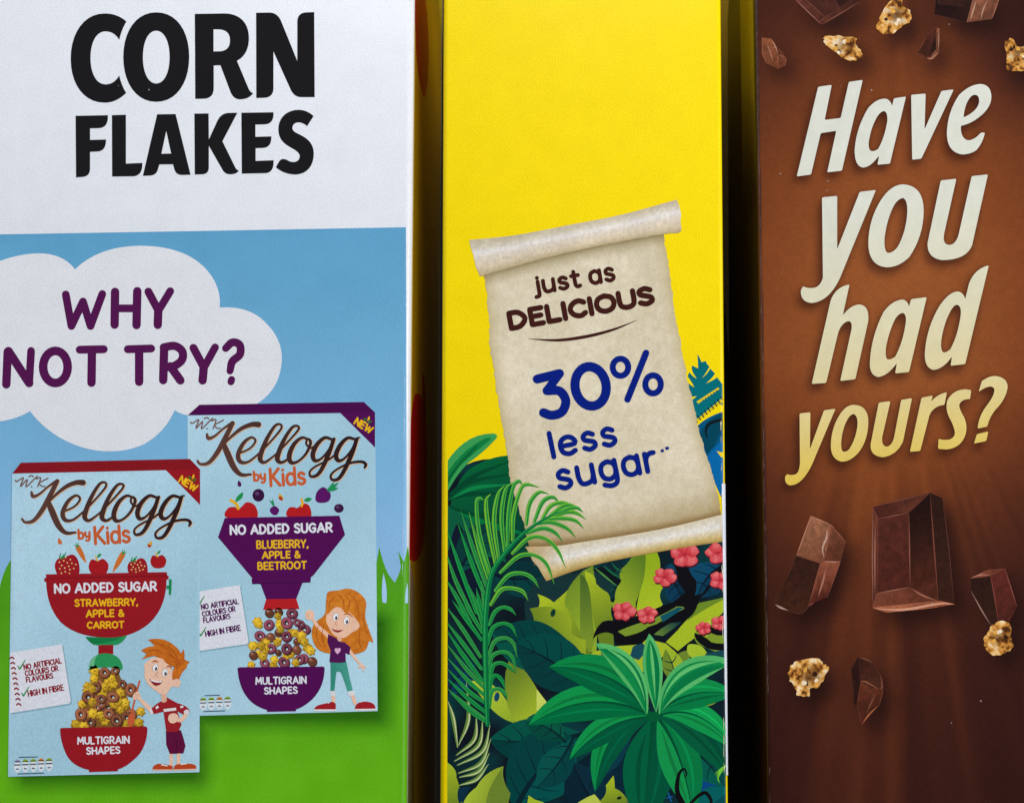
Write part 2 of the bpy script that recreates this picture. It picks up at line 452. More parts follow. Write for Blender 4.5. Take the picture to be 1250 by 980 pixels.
# sky and meadow
PK = (214, -70.8)          # how far the second pictured pack stands from the first
def sky_col(X, Y):
    c = ramp([(277, (98, 166, 206)), (400, (112, 176, 214)), (560, (126, 184, 222)), (740, (150, 192, 232))], Y)
    return c + (vn(X, Y, 60, 3) - .5)[:, None] * 6
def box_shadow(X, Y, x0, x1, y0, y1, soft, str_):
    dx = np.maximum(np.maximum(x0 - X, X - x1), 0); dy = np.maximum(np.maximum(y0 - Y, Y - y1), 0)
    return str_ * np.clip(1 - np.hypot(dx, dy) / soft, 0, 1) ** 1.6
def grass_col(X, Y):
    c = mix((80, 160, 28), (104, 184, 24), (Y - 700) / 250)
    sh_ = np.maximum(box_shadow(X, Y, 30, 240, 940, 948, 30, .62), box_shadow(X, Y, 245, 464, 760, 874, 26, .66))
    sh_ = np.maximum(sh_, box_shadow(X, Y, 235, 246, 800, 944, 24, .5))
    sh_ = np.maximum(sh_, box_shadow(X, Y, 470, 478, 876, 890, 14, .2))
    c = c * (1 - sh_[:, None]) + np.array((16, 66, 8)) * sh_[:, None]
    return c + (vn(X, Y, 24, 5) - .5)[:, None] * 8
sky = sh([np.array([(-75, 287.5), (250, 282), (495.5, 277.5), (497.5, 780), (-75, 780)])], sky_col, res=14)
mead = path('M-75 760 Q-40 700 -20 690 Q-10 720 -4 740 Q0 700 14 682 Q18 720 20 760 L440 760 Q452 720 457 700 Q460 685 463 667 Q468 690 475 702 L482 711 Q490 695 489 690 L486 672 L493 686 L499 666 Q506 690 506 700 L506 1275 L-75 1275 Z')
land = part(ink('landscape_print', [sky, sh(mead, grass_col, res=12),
    sh(path('M468 699 Q465 722 467 735 L471.5 736 Q474 720 468 699 Z') + path('M498 711 Q494 725 495 736 L499.5 736 Q501 722 498 711Z'), (170, 206, 240))], on(CORN, 1), corn, INK1, CR1), 'blue sky over green meadow')

Z1 = (70, 0, .272)
big = [path(s, Z1, 10) for s in (
 'M310 98 Q270 62 212 62 C120 62 60 150 60 265 C60 380 120 462 212 462 Q265 462 309 418 Q288 385 278 340 Q255 380 216 380 C175 380 149 330 149 262 C149 190 175 142 216 142 Q255 142 278 180 Q288 135 310 98 Z',
 'M444 57 C535 57 592 140 592 256 C592 372 535 458 444 458 C353 458 296 372 296 258 C296 142 353 57 444 57 Z M444 139 C408 139 384 188 384 258 C384 328 408 376 444 376 C480 376 504 328 504 256 C504 188 480 139 444 139 Z',
 'M617 64 L750 62 C820 62 860 105 860 172 C860 225 838 258 806 274 L858 398 Q866 416 879 420 Q858 447 818 447 Q790 445 778 415 L732 294 L702 295 L702 395 Q702 444 655 444 L619 445 Z M701 133 L725 133 Q775 135 775 183 Q775 232 722 232 L701 232 Z',
 'M892 59 L950 58 Q990 58 1006 100 L1077 275 L1077 100 Q1077 57 1122 57 L1153 56 L1155 437 L1095 437 Q1062 437 1046 400 L970 232 L970 395 Q970 440 925 440 L893 441 Z',
 'M82 521 L227 518 L227 535 Q222 575 185 576 L147 577 L147 629 L219 627 L218 640 Q214 680 178 681 L147 682 L147 755 Q147 794 110 795 L84 797 Z',
 'M245 518 L308 516 L308 735 L382 732 L381 750 Q376 790 340 792 L246 793 Z',
 'M448 514 L531 513 L598 785 L562 786 Q535 786 527 765 L519 738 L458 739 L450 765 Q442 789 410 789 L384 790 Z M489 588 L511 690 L467 691 Z',
 'M615 511 L679 510 L680 627 L720 540 Q738 508 770 508 L808 507 L741 635 L800 755 Q806 764 815 767 Q803 783 775 783 Q752 783 740 760 L680 655 L680 750 Q680 782 650 783 L617 784 Z',
 'M826 507 L970 505 L970 520 Q966 558 930 559 L889 560 L889 615 L961 613 L960 628 Q956 664 920 665 L890 666 L890 723 L971 720 L970 740 Q965 778 930 778 L828 780 Z',
 'M1150 522 Q1120 494 1082 494 C1030 494 992 530 992 580 C992 630 1022 648 1050 664 C1075 678 1088 688 1088 702 Q1086 728 1058 728 Q1045 728 1033 720 Q1020 712 1005 716 Q995 722 981 752 Q1020 784 1070 784 C1120 782 1151 745 1151 690 C1151 645 1122 622 1092 607 C1068 595 1055 590 1055 575 Q1057 551 1084 550 Q1105 552 1121 567 Z')]
part(ink('heading_lettering', [sh(c, (27, 25, 27), 'eo') for c in big], on(CORN, 2), corn, INK1), 'thick black CORN FLAKES heading')

Z2 = (0, 280, .288)
cl = path('M-188 300 Q-170 130 -60 160 Q60 102 170 102 Q270 105 318 170 Q420 70 600 70 Q780 72 870 165 Q940 240 931 332 Q1060 322 1130 400 Q1200 470 1194 560 Q1185 680 1090 738 L1040 800 L800 788 Q770 785 740 766 Q700 860 610 910 Q540 942 455 940 Q350 938 250 880 Q170 830 128 770 Q60 810 -20 815 Q-170 820 -190 600 Z', Z2, 14)
cloud = part(ink('speech_cloud', [sh(cl, (232, 233, 238))], on(CORN, 2), corn, INK1), 'white cloud with purple lettering')
PUR = (86, 22, 80)
st = []
def seg(*a, w=36): st.extend(stroke(a, w, Z2, False))
def cur(*a, w=36): st.extend(stroke(a, w, Z2, True))
seg((279, 276), (303, 410), w=33); seg((303, 410), (352, 306), w=33); seg((352, 306), (384, 410), w=33); seg((384, 410), (434, 274), w=33)
seg((488, 265), (486, 404)); seg((582, 262), (579, 406)); seg((490, 335), (578, 335), w=33)
seg((629, 264), (672, 345), w=34); seg((722, 262), (670, 348), w=33); seg((671, 345), (669, 405))
seg((33, 518), (27, 657)); seg((36, 516), (124, 651), w=37); seg((132, 515), (124, 653), w=33)
st.extend(ring(235, 583, 52, 68, 37, Z2))
seg((338, 510), (440, 508), w=34); seg((390, 510), (388, 650)); seg((542, 508), (641, 505), w=34); seg((590, 508), (590, 646))
seg((696, 500), (692, 639)); cur((694, 500), (740, 494), (772, 516), (772, 552), (740, 578), (700, 585), w=35); seg((722, 580), (765, 640))
seg((820, 502), (864, 585), w=34); seg((912, 500), (862, 590), w=33); seg((864, 582), (859, 640))
cur((957, 504), (985, 479), (1016, 490), (1017, 530), (985, 560), (975, 600), w=[32, 34, 34, 34, 34, 30]); seg((982, 636), (979, 646), w=30)
ink('lettering', [sh(st, PUR)], on(CORN, 3), cloud, INK1)

# --- the two packs pictured on the panel
T5 = (0, 540, .2244); T6 = (0, 760, .2244); T3 = (220, 480, .2346); T4 = (230, 690, .216)
def sub(T, d): return (T[0] + d[0], T[1] + d[1], T[2])
WHITE = (228, 230, 238); YELL = (240, 184, 30); SKIN = (243, 196, 168)
REDP = (156, 26, 36); PURP = (84, 14, 84)
def pack_body(col, T, strip, body, tri, lay):
    def bc(X, Y):
        return mix((166, 207, 224), (186, 222, 238), .5 + .5 * np.sin((X + Y) / 90.)) + (vn(X, Y, 30, 8) - .5)[:, None] * 5
    dk = tuple(v * .9 for v in col)
    return part(ink('pictured_pack', [sh([np.array(body, float)], bc, res=18), sh([np.array(strip, float)], dk), sh([tr(tri, T)], col)], on(CORN, lay), corn, INK1))

KELL = [
 ([(172, 270), (180, 293), (215, 280), (262, 240), (312, 208)], [10, 16, 11, 9, 16]),
 ([(312, 210), (272, 290), (228, 370), (182, 425), (137, 433), (121, 416)], [20, 23, 22, 17, 12, 10]),
 ([(250, 340), (300, 288), (360, 240), (415, 218), (452, 218)], [9, 12, 18, 22, 27]),
 ([(258, 312), (282, 370), (318, 450), (358, 490), (412, 489)], [20, 29, 27, 18, 9]),
 ([(345, 376), (405, 348), (436, 308), (414, 288), (372, 318), (342, 380), (354, 420), (398, 420), (460, 372)], [9, 9, 10, 11, 17, 21, 19, 11, 9]),
 ([(458, 374), (528, 300), (576, 240), (571, 217), (542, 226), (500, 292), (468, 370), (462, 408), (484, 424), (525, 398), (560, 368)], [9, 9, 10, 10, 13, 18, 23, 22, 14, 9, 9]),
 ([(556, 372), (622, 302), (670, 245), (665, 226), (636, 234), (594, 296), (562, 372), (556, 410), (580, 424), (622, 400)], [9, 9, 10, 10, 13, 18, 23, 22, 14, 9]),
 ([(722, 298), (688, 290), (646, 325), (620, 385), (630, 424), (668, 418), (712, 375), (736, 318), (722, 296), (712, 322), (738, 346), (772, 322)], [10, 13, 19, 23, 19, 11, 12, 14, 10, 9, 9, 9]),
 ([(850, 298), (812, 290), (770, 328), (748, 380), (760, 414), (795, 402), (838, 352), (860, 300)], [12, 15, 20, 22, 18, 10, 12, 16]),
 ([(864, 296), (836, 372), (802, 450), (772, 492), (738, 500), (732, 474), (764, 445), (830, 412), (884, 370)], [14, 21, 19, 16, 12, 9, 9, 9, 9]),
 ([(976, 297), (936, 292), (896, 332), (874, 385), (888, 414), (920, 402), (964, 350), (985, 300)], [12, 15, 20, 22, 18, 10, 12, 16]),
 ([(990, 294), (962, 372), (922, 462), (888, 512), (854, 518), (847, 492), (882, 460), (950, 428), (1012, 420), (1036, 434), (1030, 452)], [14, 21, 19, 16, 12, 10, 9, 11, 13, 14, 10]),
]
WKS = [[(84, 205), (92, 212), (120, 195), (128, 196), (112, 240), (150, 200), (142, 242), (190, 196), (205, 184)], [(172, 240), (174, 241)],
       [(198, 198), (222, 192), (206, 240)], [(262, 194), (228, 212), (214, 220), (228, 238), (246, 238)], [(158, 186), (172, 180), (182, 186)]]
def pack_script(pack, d, lay):
    T = sub(T5, d); a = []; edge = []
    for p, wd in KELL:
        a += stroke(p, [v * 1.12 + 1.5 for v in wd], T, n=7); edge += stroke([(x + 4, y + 3) for x, y in p], [v * 1.12 + 3 for v in wd], T, n=4)
    brown = lambda X, Y: ramp([(0, (112, 76, 66)), (100, (78, 50, 44)), (230, (44, 26, 26))], X - T[0])
    wk = []
    for p in WKS: wk += stroke(p, 7.5, T, n=4)
    o = stroke([(1000, 288), (1003, 290)], 9, T)
    shapes = [sh(edge, (222, 186, 150)), sh(wk, (128, 92, 84)), sh(a, brown, res=8), sh(o, (60, 40, 40))]
    org = (206, 96, 50)
    t = text('by', (424, 530), (496, 526), 62, 13, T) + text('Kids', (513, 560), (716, 548), 108, 17, T, gap=.2)
    shapes.append(sh(t, org))
    return ink('script_lettering', shapes, on(CORN, lay), pack, INK1)
def new_badge(T, tri, ang, lay, pack, wht):
    a = text('NEW', (966, 214), (1060, 272), 45, 10, T) + []
    sp = []
    for (x, y, r, c) in ((1052, 186, .3, (240, 184, 30)), (1034, 192, -.6, (60, 110, 40)), (1058, 204, 1.2, (60, 110, 40))):
        sp.append(sh(ell(x, y, 6, 13, T, 10, r), c))
    return ink('badge_lettering', [sh(a, YELL)] + sp, on(CORN, lay), pack, INK1)

def info_card(pack, T, poly, col, lay, spiral):
    P = tr(poly, T)
    s = [sh([P + np.array([1.6, 1.6])], (140, 176, 192)), sh([P], (228, 230, 238))]
    s.append(sh(text('NO ARTIFICIAL', *spiral['a'], 34, 6.8, T) + text('COLOURS OR', *spiral['b'], 34, 6.8, T) + text('FLAVOURS', *spiral['c'], 34, 6.8, T) + text('HIGH IN FIBRE', *spiral['d'], 36, 6.8, T), col))
    for p in spiral['ticks']: s.append(sh(stroke([(p[0] - 14, p[1] - 16), (p[0] - 4, p[1]), (p[0] + 26, p[1] - 48)], [5, 9, 5], T, False), (40, 140, 70)))
    if spiral.get('coil'):
        for k in range(10): s.append(sh(stroke([(56 + k * 4, 192 + k * 28), (66 + k * 4, 186 + k * 28), (76 + k * 4.2, 194 + k * 28)], 9, T, n=3), col))
    for q in spiral.get('rule', []): s.append(sh(stroke(q, 2.2, T), (196, 202, 214)))
    return ink('info_card', s, on(CORN, lay), pack, INK1)

def star(cx, cy, r, a0, T):
    return [orient(tr([(cx + (r if k % 2 == 0 else r * .70) * math.cos(a0 + k * math.pi / 6), cy + (r if k % 2 == 0 else r * .70) * math.sin(a0 + k * math.pi / 6)) for k in range(12)], T))]
def heap(pack, T, rings, balls, stars, cring, cball, lay, seed):
    rd = random.Random(seed); s = []
    if T[1] > 700: s.append(sh(path('M525 262 L640 258 L672 330 Q700 420 715 480 L770 565 L385 572 L440 500 Q450 400 480 340 Z' if cring[2] < 60 else 'M450 262 L600 262 L640 340 Q660 430 690 500 L715 572 L345 576 L400 480 Q420 380 440 320 Z', T), (132, 92, 40) if cring[2] < 60 else (118, 82, 58)))
    items = [('s',) + p for p in stars] + [('r',) + p for p in rings] + [('b',) + p for p in balls]
    items += [(q[0], q[1] + 24 * math.cos(q[2]), q[2] + 20 * math.sin(q[1])) + tuple(q[3:]) for q in items if (q[0] != 'b' and int(q[1]) % 2 == 0 and 280 < q[2] < 545)]
    rd.shuffle(items)
    for it in items:
        x, y = it[1], it[2]; jit = rd.uniform(.82, 1.12)
        if it[0] == 's':
            r = 27 * rd.uniform(.85, 1.2); a = rd.random() * 3; b = np.array((204, 162, 40)) * jit
            s += [sh(star(x + 3, y + 4, r, a, T), (120, 84, 24)), sh(star(x, y, r, a, T), b), sh(star(x - 3, y - 4, r * .62, a + .3, T), np.minimum(b * 1.16 + 8, 250)), sh(ell(x + 4, y + 3, r * .2, r * .16, T, 8), b * .75)]
            for k in range(5): s.append(sh(ell(x + rd.uniform(-.6, .6) * r, y + rd.uniform(-.6, .6) * r, 2.2, 2.2, T, 6), b * rd.choice((.75, .8, 1.2))))
        elif it[0] == 'r':
            r = it[3]; b = np.array(cring) * jit; sq = rd.uniform(.82, 1); ro = rd.uniform(0, 3)
            s += [sh(ell(x + 4, y + 5, r, r * sq, T, 16, ro), b * .45), sh(ell(x, y, r, r * sq, T, 18, ro), b), sh(ring(x - 2, y - 3, r * .66, r * .62 * sq, r * .2, T, ro, 16), np.minimum(b * 1.25 + 14, 255)),
                  sh(ell(x, y, r * .36, r * .32 * sq, T, 12, ro), b * .42), sh(ell(x + r * .07, y + r * .1, r * .2, r * .17, T, 9, ro), (196, 214, 214))]
            for k in range(9):
                a = rd.uniform(0, 6.28); q = rd.uniform(.45, .92) * r
                s.append(sh(ell(x + q * math.cos(a), y + q * math.sin(a), rd.uniform(1.5, 3), 2, T, 6), b * rd.choice((.62, .72, 1.35))))
        else:
            r = it[3]; b = np.array(cball) * jit
            s += [sh(ell(x + 3, y + 4, r, r, T, 16), b * .5), sh(ell(x, y, r, r, T, 18), b), sh(ell(x - r * .25, y - r * .3, r * .52, r * .42, T, 12), np.minimum(b * 1.3, 255)), sh(ell(x - r * .32, y - r * .4, r * .14, r * .1, T, 8), (225, 205, 190))]
    return ink('cereal_heap', s, on(CORN, lay), pack, INK1)

def face_bits(eyes, T, mouth, nose, brow):
    s = []
    for (x, y, rx, ry) in eyes:
        s += [sh(ell(x, y, rx + 2, ry + 2, T, 16, .25), (150, 96, 70)), sh(ell(x, y, rx, ry, T, 16, .25), (242, 244, 246)), sh(ell(x + 3, y + 5, rx * .48, ry * .5, T, 12), (30, 24, 26)), sh(ell(x + 1, y + 1, 2.6, 3, T, 8), (240, 240, 240))]
    s += [sh(stroke(nose, 4, T, n=4), (198, 130, 100)), mouth]
    for b in brow: s.append(sh(stroke(b, [4, 9, 4], T, n=4), (176, 88, 30)))
    return s

def table_print(pack, T, x0, y0, dx, n, cols, lay):
    s = [sh(stroke([(x0 + 10, y0 - 38), (x0 + dx * n * .5, y0 - 40)], 6, T), (70, 90, 110)), sh(stroke([(x0 + 4, y0 + 52), (x0 + dx * n * .66, y0 + 48)], 6, T), (70, 90, 110))]
    for k in range(n):
        x = x0 + k * dx; y = y0 - k * 2
        s += [sh(ell(x, y + 12, dx * .46, 34, T, 18), (224, 232, 238)), sh(path('M%f %f Q%f %f %f %f Z' % (x - dx * .44, y - 10, x, y - 44, x + dx * .44, y - 10), T), cols[k])]
        s += [sh(stroke([(x - 14, y - 14), (x + 13, y - 15)], 5, T), (44, 56, 40)), sh(stroke([(x - 16, y + 4), (x + 15, y + 3)], 7, T), (60, 74, 92)), sh(stroke([(x - 6, y + 26), (x + 6, y + 26)], 7, T), (96, 108, 122))]
    return ink('nutrition_table', s, on(CORN, lay), pack, INK1)

def child_print(pack, shapes, lay): return ink('child_figure', shapes, on(CORN, lay), pack, INK1)

# -- purple topped pack (behind)
p2 = pack_body(PURP, T3, [(229, 507), (243.5, 494), (444, 490.6), (458, 503.5)], [(229, 506.5), (458, 503), (461, 867.5), (230, 873.5)], [(832, 102), (1014, 98), (1014, 283)], 3)
p2['label'] = 'purple topped pack picture with girl'
pack_script(p2, PK, 4); new_badge(sub(T5, PK), None, 0, 4, p2, None)
s = []
for (x, y, k) in ((316, 610, 1), (616, 606, .76)):
    s += [sh(blob([(x - 82 * k, y + 30), (x - 70 * k, y - 10 * k), (x - 40 * k, y - 20 * k), (x - 5, y - 14 * k), (x + 30 * k, y - 44 * k), (x + 74 * k, y - 26 * k), (x + 84 * k, y + 36), (x, y + 60)], T3), (186, 30, 34)),
          sh(stroke([(x - 52 * k, y - 54 * k), (x - 24 * k, y - 34 * k), (x - 14 * k, y - 12 * k)] if k == 1 else [(x + 16, y - 56), (x + 20, y - 38), (x + 16, y - 20)], 16 * k, T3), (236, 180, 40)),
          sh(path('M%f %f Q%f %f %f %f Q%f %f %f %f Z' % ((x - 30, y - 44, x - 24, y - 84, x + 12, y - 96, x + 16, y - 58, x - 30, y - 44) if k == 1 else (x + 26, y - 48, x + 50, y - 76, x + 70, y - 56, x + 52, y - 34, x + 26, y - 48)), T3), (34, 146, 76))]
s += [sh(ell(407, 530, 31, 33, T3), (58, 22, 62)), sh(ell(400, 521, 11, 9, T3), (96, 66, 110)), sh(ell(826, 598, 25, 23, T3), (62, 24, 66)), sh(ell(820, 592, 8, 7, T3), (98, 68, 112)),
      sh(blob([(745, 488), (782, 520), (775, 558), (740, 570), (706, 560), (710, 515)], T3), (92, 22, 100)), sh(stroke([(770, 508), (796, 488), (822, 465)], [6, 18, 4], T3) + stroke([(772, 508), (800, 500), (822, 492)], [6, 14, 4], T3) + stroke([(766, 502), (790, 478), (800, 462)], [6, 12, 3], T3), (34, 146, 90)),
      sh(blob([(490, 585), (515, 605), (502, 632), (478, 628), (466, 605)], T3), (92, 22, 100)), sh(stroke([(487, 586), (478, 570), (466, 556)], [6, 10, 3], T3) + stroke([(488, 586), (484, 566), (480, 552)], [5, 8, 3], T3), (34, 146, 90)),
      sh(path('M302 452 Q326 468 316 484 Q300 490 298 472 Z', T3), (86, 20, 90)), sh(path('M516 520 Q542 538 536 556 Q514 562 511 540 Z', T3), (226, 170, 30)), sh(path('M516 534 Q536 540 534 556 Q516 560 512 544 Z', T3), (176, 60, 34))]
ink('fruit', s, on(CORN, 4), p2, INK1)
fun = np.vstack([tr([(232, 648), (828, 636), (858, 735), (692, 948)], T3), tr([(693, 65), (690, 93), (645, 98), (610, 188), (440, 190), (408, 105), (360, 103), (357, 76)], T4), tr([(376, 962), (197, 748)], T3)])
s = [sh([fun], PURP), sh(path('M361 100 L690 91 L690 96 L361 105 Z', T4), (62, 8, 66)), sh(path('M440 190 L610 187 L628 245 L422 250 Z', T4), (188, 34, 38)),
     sh(text('NO ADDED SUGAR', (258, 738), (795, 724), 55, 11, T3), WHITE),
     sh(text('BLUEBERRY,', (396, 810), (669, 804), 46, 8.5, T3) + text('APPLE &', (425, 862), (628, 858), 42, 8.5, T3) + text('BEETROOT', (402, 920), (660, 914), 44, 8.5, T3), YELL)]
ink('funnel', s, on(CORN, 5), p2, INK1)
s = [sh(path('M278 582 Q280 574 300 574 L760 570 Q772 571 770 590 Q765 690 700 755 Q650 800 608 812 L608 822 L445 826 L445 815 Q370 795 330 740 Q285 680 278 582Z', T4), PURP),
     sh(text('MULTIGRAIN', (379, 674), (669, 668), 45, 8.2, T4) + text('SHAPES', (428, 729), (619, 724), 43, 8.2, T4), WHITE)]
ink('bowl', s, on(CORN, 6), p2, INK1)
heap(p2, T4, [(455, 335, 32), (555, 325, 34), (585, 270, 33), (655, 360, 36), (405, 398, 33), (555, 400, 31), (465, 470, 32), (555, 470, 34), (430, 550, 32), (540, 545, 34), (650, 525, 30), (612, 320, 24)],
     [(458, 268, 26), (510, 262, 24), (465, 405, 26), (508, 380, 22), (367, 507, 25), (612, 475, 26), (700, 542, 27), (612, 430, 20), (508, 492, 18)],
     [(400, 335), (505, 285), (515, 325), (600, 380), (410, 452), (500, 435), (655, 430), (690, 480), (420, 512), (485, 530), (355, 560), (605, 547), (440, 432), (640, 410), (380, 450), (520, 360), (480, 560), (578, 500)], (124, 62, 78), (112, 66, 48), 5, 4)
info_card(p2, T4, [(40, 150), (290, 110), (340, 430), (332, 442), (40, 485)], PURP, 4, dict(a=((73, 252), (287, 218)), b=((79, 292), (269, 260)), c=((85, 327), (241, 302)), d=((97, 405), (299, 368)), ticks=[(74, 396), (64, 222)], rule=[[(210, 300), (300, 290)]]))
table_print(p2, T4, 84, 772, 46, 4, [(150, 180, 40), (150, 184, 40), (222, 130, 40), (150, 180, 40)], 4)
HAIRG = (216, 128, 38)
def hairg(X, Y): return mix((226, 140, 44), (196, 106, 30), vn(X, Y, 3.2, 4)) 
s = [sh(blob([(790, 150), (850, 140), (900, 130), (955, 148), (1003, 200), (1000, 290), (1020, 360), (1045, 432), (1022, 428), (1000, 478), (940, 500), (880, 488), (800, 497), (730, 470), (698, 400), (710, 330), (770, 275), (778, 200)], T4), hairg, res=4),
     sh(stroke([(800, 405), (730, 340), (694, 290)], [24, 19, 17], T4), SKIN), sh(blob([(660, 285), (664, 262), (685, 250), (708, 262), (710, 292), (690, 308), (668, 302)], T4), SKIN),
     sh(stroke([(672, 268), (684, 274)], 3, T4) + stroke([(668, 284), (682, 286)], 3, T4), (204, 140, 112)),
     sh(stroke([(912, 482), (948, 530), (978, 562)], [18, 14, 12], T4), SKIN), sh(stroke([(972, 556), (985, 575), (988, 594)], [16, 14, 5], T4) + stroke([(975, 560), (996, 570), (1004, 580)], [10, 8, 5], T4) + stroke([(970, 562), (968, 576), (958, 574)], [10, 7, 5], T4), SKIN),
     sh(stroke([(818, 705), (820, 775)], 20, T4) + stroke([(920, 705), (942, 778)], 20, T4), SKIN),
     sh(path('M803 546 L893 543 Q912 640 930 706 L900 714 Q885 660 862 602 Q848 594 836 602 L825 712 L803 712 Q806 640 803 546 Z', T4), lgrad((52, 140, 122), (76, 164, 146), (400, 0), (430, 0)), res=6),
     sh(path('M802 708 L828 708 L826 735 L804 735 Z M898 712 L934 704 L940 728 L906 738 Z', T4), (222, 224, 226)),
     sh(path('M710 815 Q712 786 780 778 L815 768 L833 780 L833 815 Z M940 812 Q942 775 985 768 Q1050 765 1057 800 L1057 815 Z', T4), (166, 32, 40)),
     sh(path('M708 812 L834 812 L834 821 L710 821 Z M940 810 L1058 808 L1058 817 L942 819 Z', T4), (236, 236, 238)),
     sh(stroke([(770, 770), (795, 776)], 4, T4) + stroke([(975, 770), (995, 762)], 4, T4), (236, 236, 238)),
     sh(path('M790 386 L838 412 Q860 436 880 432 L916 460 L910 505 L888 494 L890 545 Q845 554 797 545 L803 480 L785 432 Z', T4), (82, 24, 84)),
     sh(path('M843 500 Q822 484 828 470 Q838 460 844 472 Q854 458 860 470 Q864 484 843 500 Z', T4), (226, 176, 210)),
     sh(path('M842 395 L868 398 L866 425 Q852 436 842 418 Z', T4), (232, 180, 150)),
     sh(blob([(785, 268), (820, 238), (880, 240), (945, 300), (968, 340), (950, 364), (925, 378), (880, 408), (825, 395), (794, 350), (779, 310)], T4), SKIN)]
s += face_bits([(832, 290, 15, 22), (893, 312, 15, 22)], T4, sh(path('M808 354 Q840 372 874 362 Q860 380 838 378 Q820 374 808 354 Z', T4), (150, 44, 50)), [(842, 318), (828, 328), (838, 336)], [[(880, 276), (905, 272), (926, 290)]])
s += [sh(blob([(783, 275), (786, 200), (812, 172), (790, 150), (850, 152), (862, 136), (910, 142), (962, 180), (985, 240), (968, 330), (945, 262), (916, 240), (906, 268), (886, 268), (862, 240), (826, 238)], T4), hairg, res=4)]
for q in ([(850, 160), (875, 200), (880, 255)], [(880, 165), (910, 200), (900, 255)], [(905, 155), (950, 210), (965, 300)], [(985, 260), (995, 340), (1030, 415)], [(970, 350), (965, 430), (985, 480)], [(745, 320), (722, 390), (750, 460)], [(770, 320), (755, 400), (780, 480)], [(830, 175), (800, 210), (796, 260)]):
    s.append(sh(stroke(q, [2, 5, 2], T4, n=4), (170, 84, 22)))
child_print(p2, s, 6)

# -- red topped pack (in front)
p1 = pack_body(REDP, T5, [(15, 578), (25.8, 564.7), (231.8, 560), (244.3, 573)], [(15, 577.5), (244.3, 572.5), (243.6, 942), (10, 947.5)], [(903, 151), (1089, 145), (1089, 340)], 7)
p1['label'] = 'red topped pack picture with boy'
pack_script(p1, (0, 0), 8); new_badge(T5, None, 0, 8, p1, None)
s = []
def strawberry(x, y, r):
    s.append(sh(blob([(x - r, y + r * .1), (x - r * .8, y - r * .55), (x - r * .2, y - r * .75), (x + r * .5, y - r * .95), (x + r * .95, y - r * .4), (x + r, y + r * .6), (x + r * .4, y + r), (x - r * .6, y + r * .9)], T5), (160, 28, 38)))
    rd = random.Random(int(x))
    for k in range(16):
        a = k * 2.4; q = r * .82 * math.sqrt((k + .5) / 16)
        s.append(sh(ell(x + q * math.cos(a), y + q * math.sin(a) * .9, 4, 4.5, T5, 8), (240, 206, 130)))
    s.append(sh(stroke([(x - r * .5, y - r * .6), (x - r * .25, y - r * 1.0)], [8, 3], T5) + stroke([(x - r * .3, y - r * .7), (x - r * .05, y - r * 1.15)], [10, 3], T5) + stroke([(x - r * .6, y - r * .7), (x - r * .5, y - r * 1.1)], [8, 3], T5), (30, 140, 74)))
def apple(x, y, r):
    s.append(sh(blob([(x - r, y - r * .1), (x - r * .7, y - r * .75), (x - r * .1, y - r * .62), (x + r * .5, y - r * .8), (x + r, y - r * .2), (x + r * .8, y + r * .6), (x + r * .3, y + r * .85), (x - r * .4, y + r * .85), (x - r * .85, y + r * .5)], T5), (170, 28, 34)))
    s.append(sh(stroke([(x - r * .3, y - r * 1.05), (x - r * .1, y - r * .6)], 8, T5), (232, 180, 40))); s.append(sh(path('M%f %f Q%f %f %f %f Q%f %f %f %f Z' % (x - r * .2, y - r * .95, x - r * .05, y - r * 1.4, x + r * .3, y - r * 1.35, x + r * .2, y - r * .9, x - r * .2, y - r * .95), T5), (34, 146, 76)))
def carrot(x0, y0, x1, y1, wd):
    s.append(sh(stroke([(x0, y0), ((x0 + x1) / 2, (y0 + y1) / 2), (x1, y1)], [wd, wd * .9, 7], T5), (214, 118, 50)))
    dx, dy = x1 - x0, y1 - y0; L = math.hypot(dx, dy); nx, ny = -dy / L, dx / L
    for k in (.15, .3, .45, .6, .75):
        cx, cy = x0 + dx * k, y0 + dy * k; q = wd * .42 * (1 - k * .6)
        s.append(sh(stroke([(cx - nx * q, cy - ny * q), (cx + nx * q * .3, cy + ny * q * .3)], 2.2, T5), (166, 76, 30)))
    for a in (-.5, 0, .5):
        ux, uy = -dx / L, -dy / L; c, n_ = math.cos(a), math.sin(a)
        s.append(sh(stroke([(x0, y0), (x0 + (ux * c - uy * n_) * 26, y0 + (ux * n_ + uy * c) * 26)], [7, 3], T5), (34, 146, 76)))
strawberry(365, 672, 66); carrot(425, 570, 467, 650, 28); apple(537, 676, 54); carrot(668, 608, 616, 702, 30); strawberry(748, 680, 54); apple(862, 646, 43)
s += [sh(path('M318 516 Q346 538 336 553 Q312 556 316 536 Z', T5), (214, 110, 50)), sh(path('M826 534 Q832 556 818 570 Q800 572 804 552 Z', T5), (184, 60, 40)), sh(path('M826 534 Q830 548 822 558 L806 552 Z', T5), (232, 180, 40))]
ink('fruit', s, on(CORN, 8), p1, INK1)
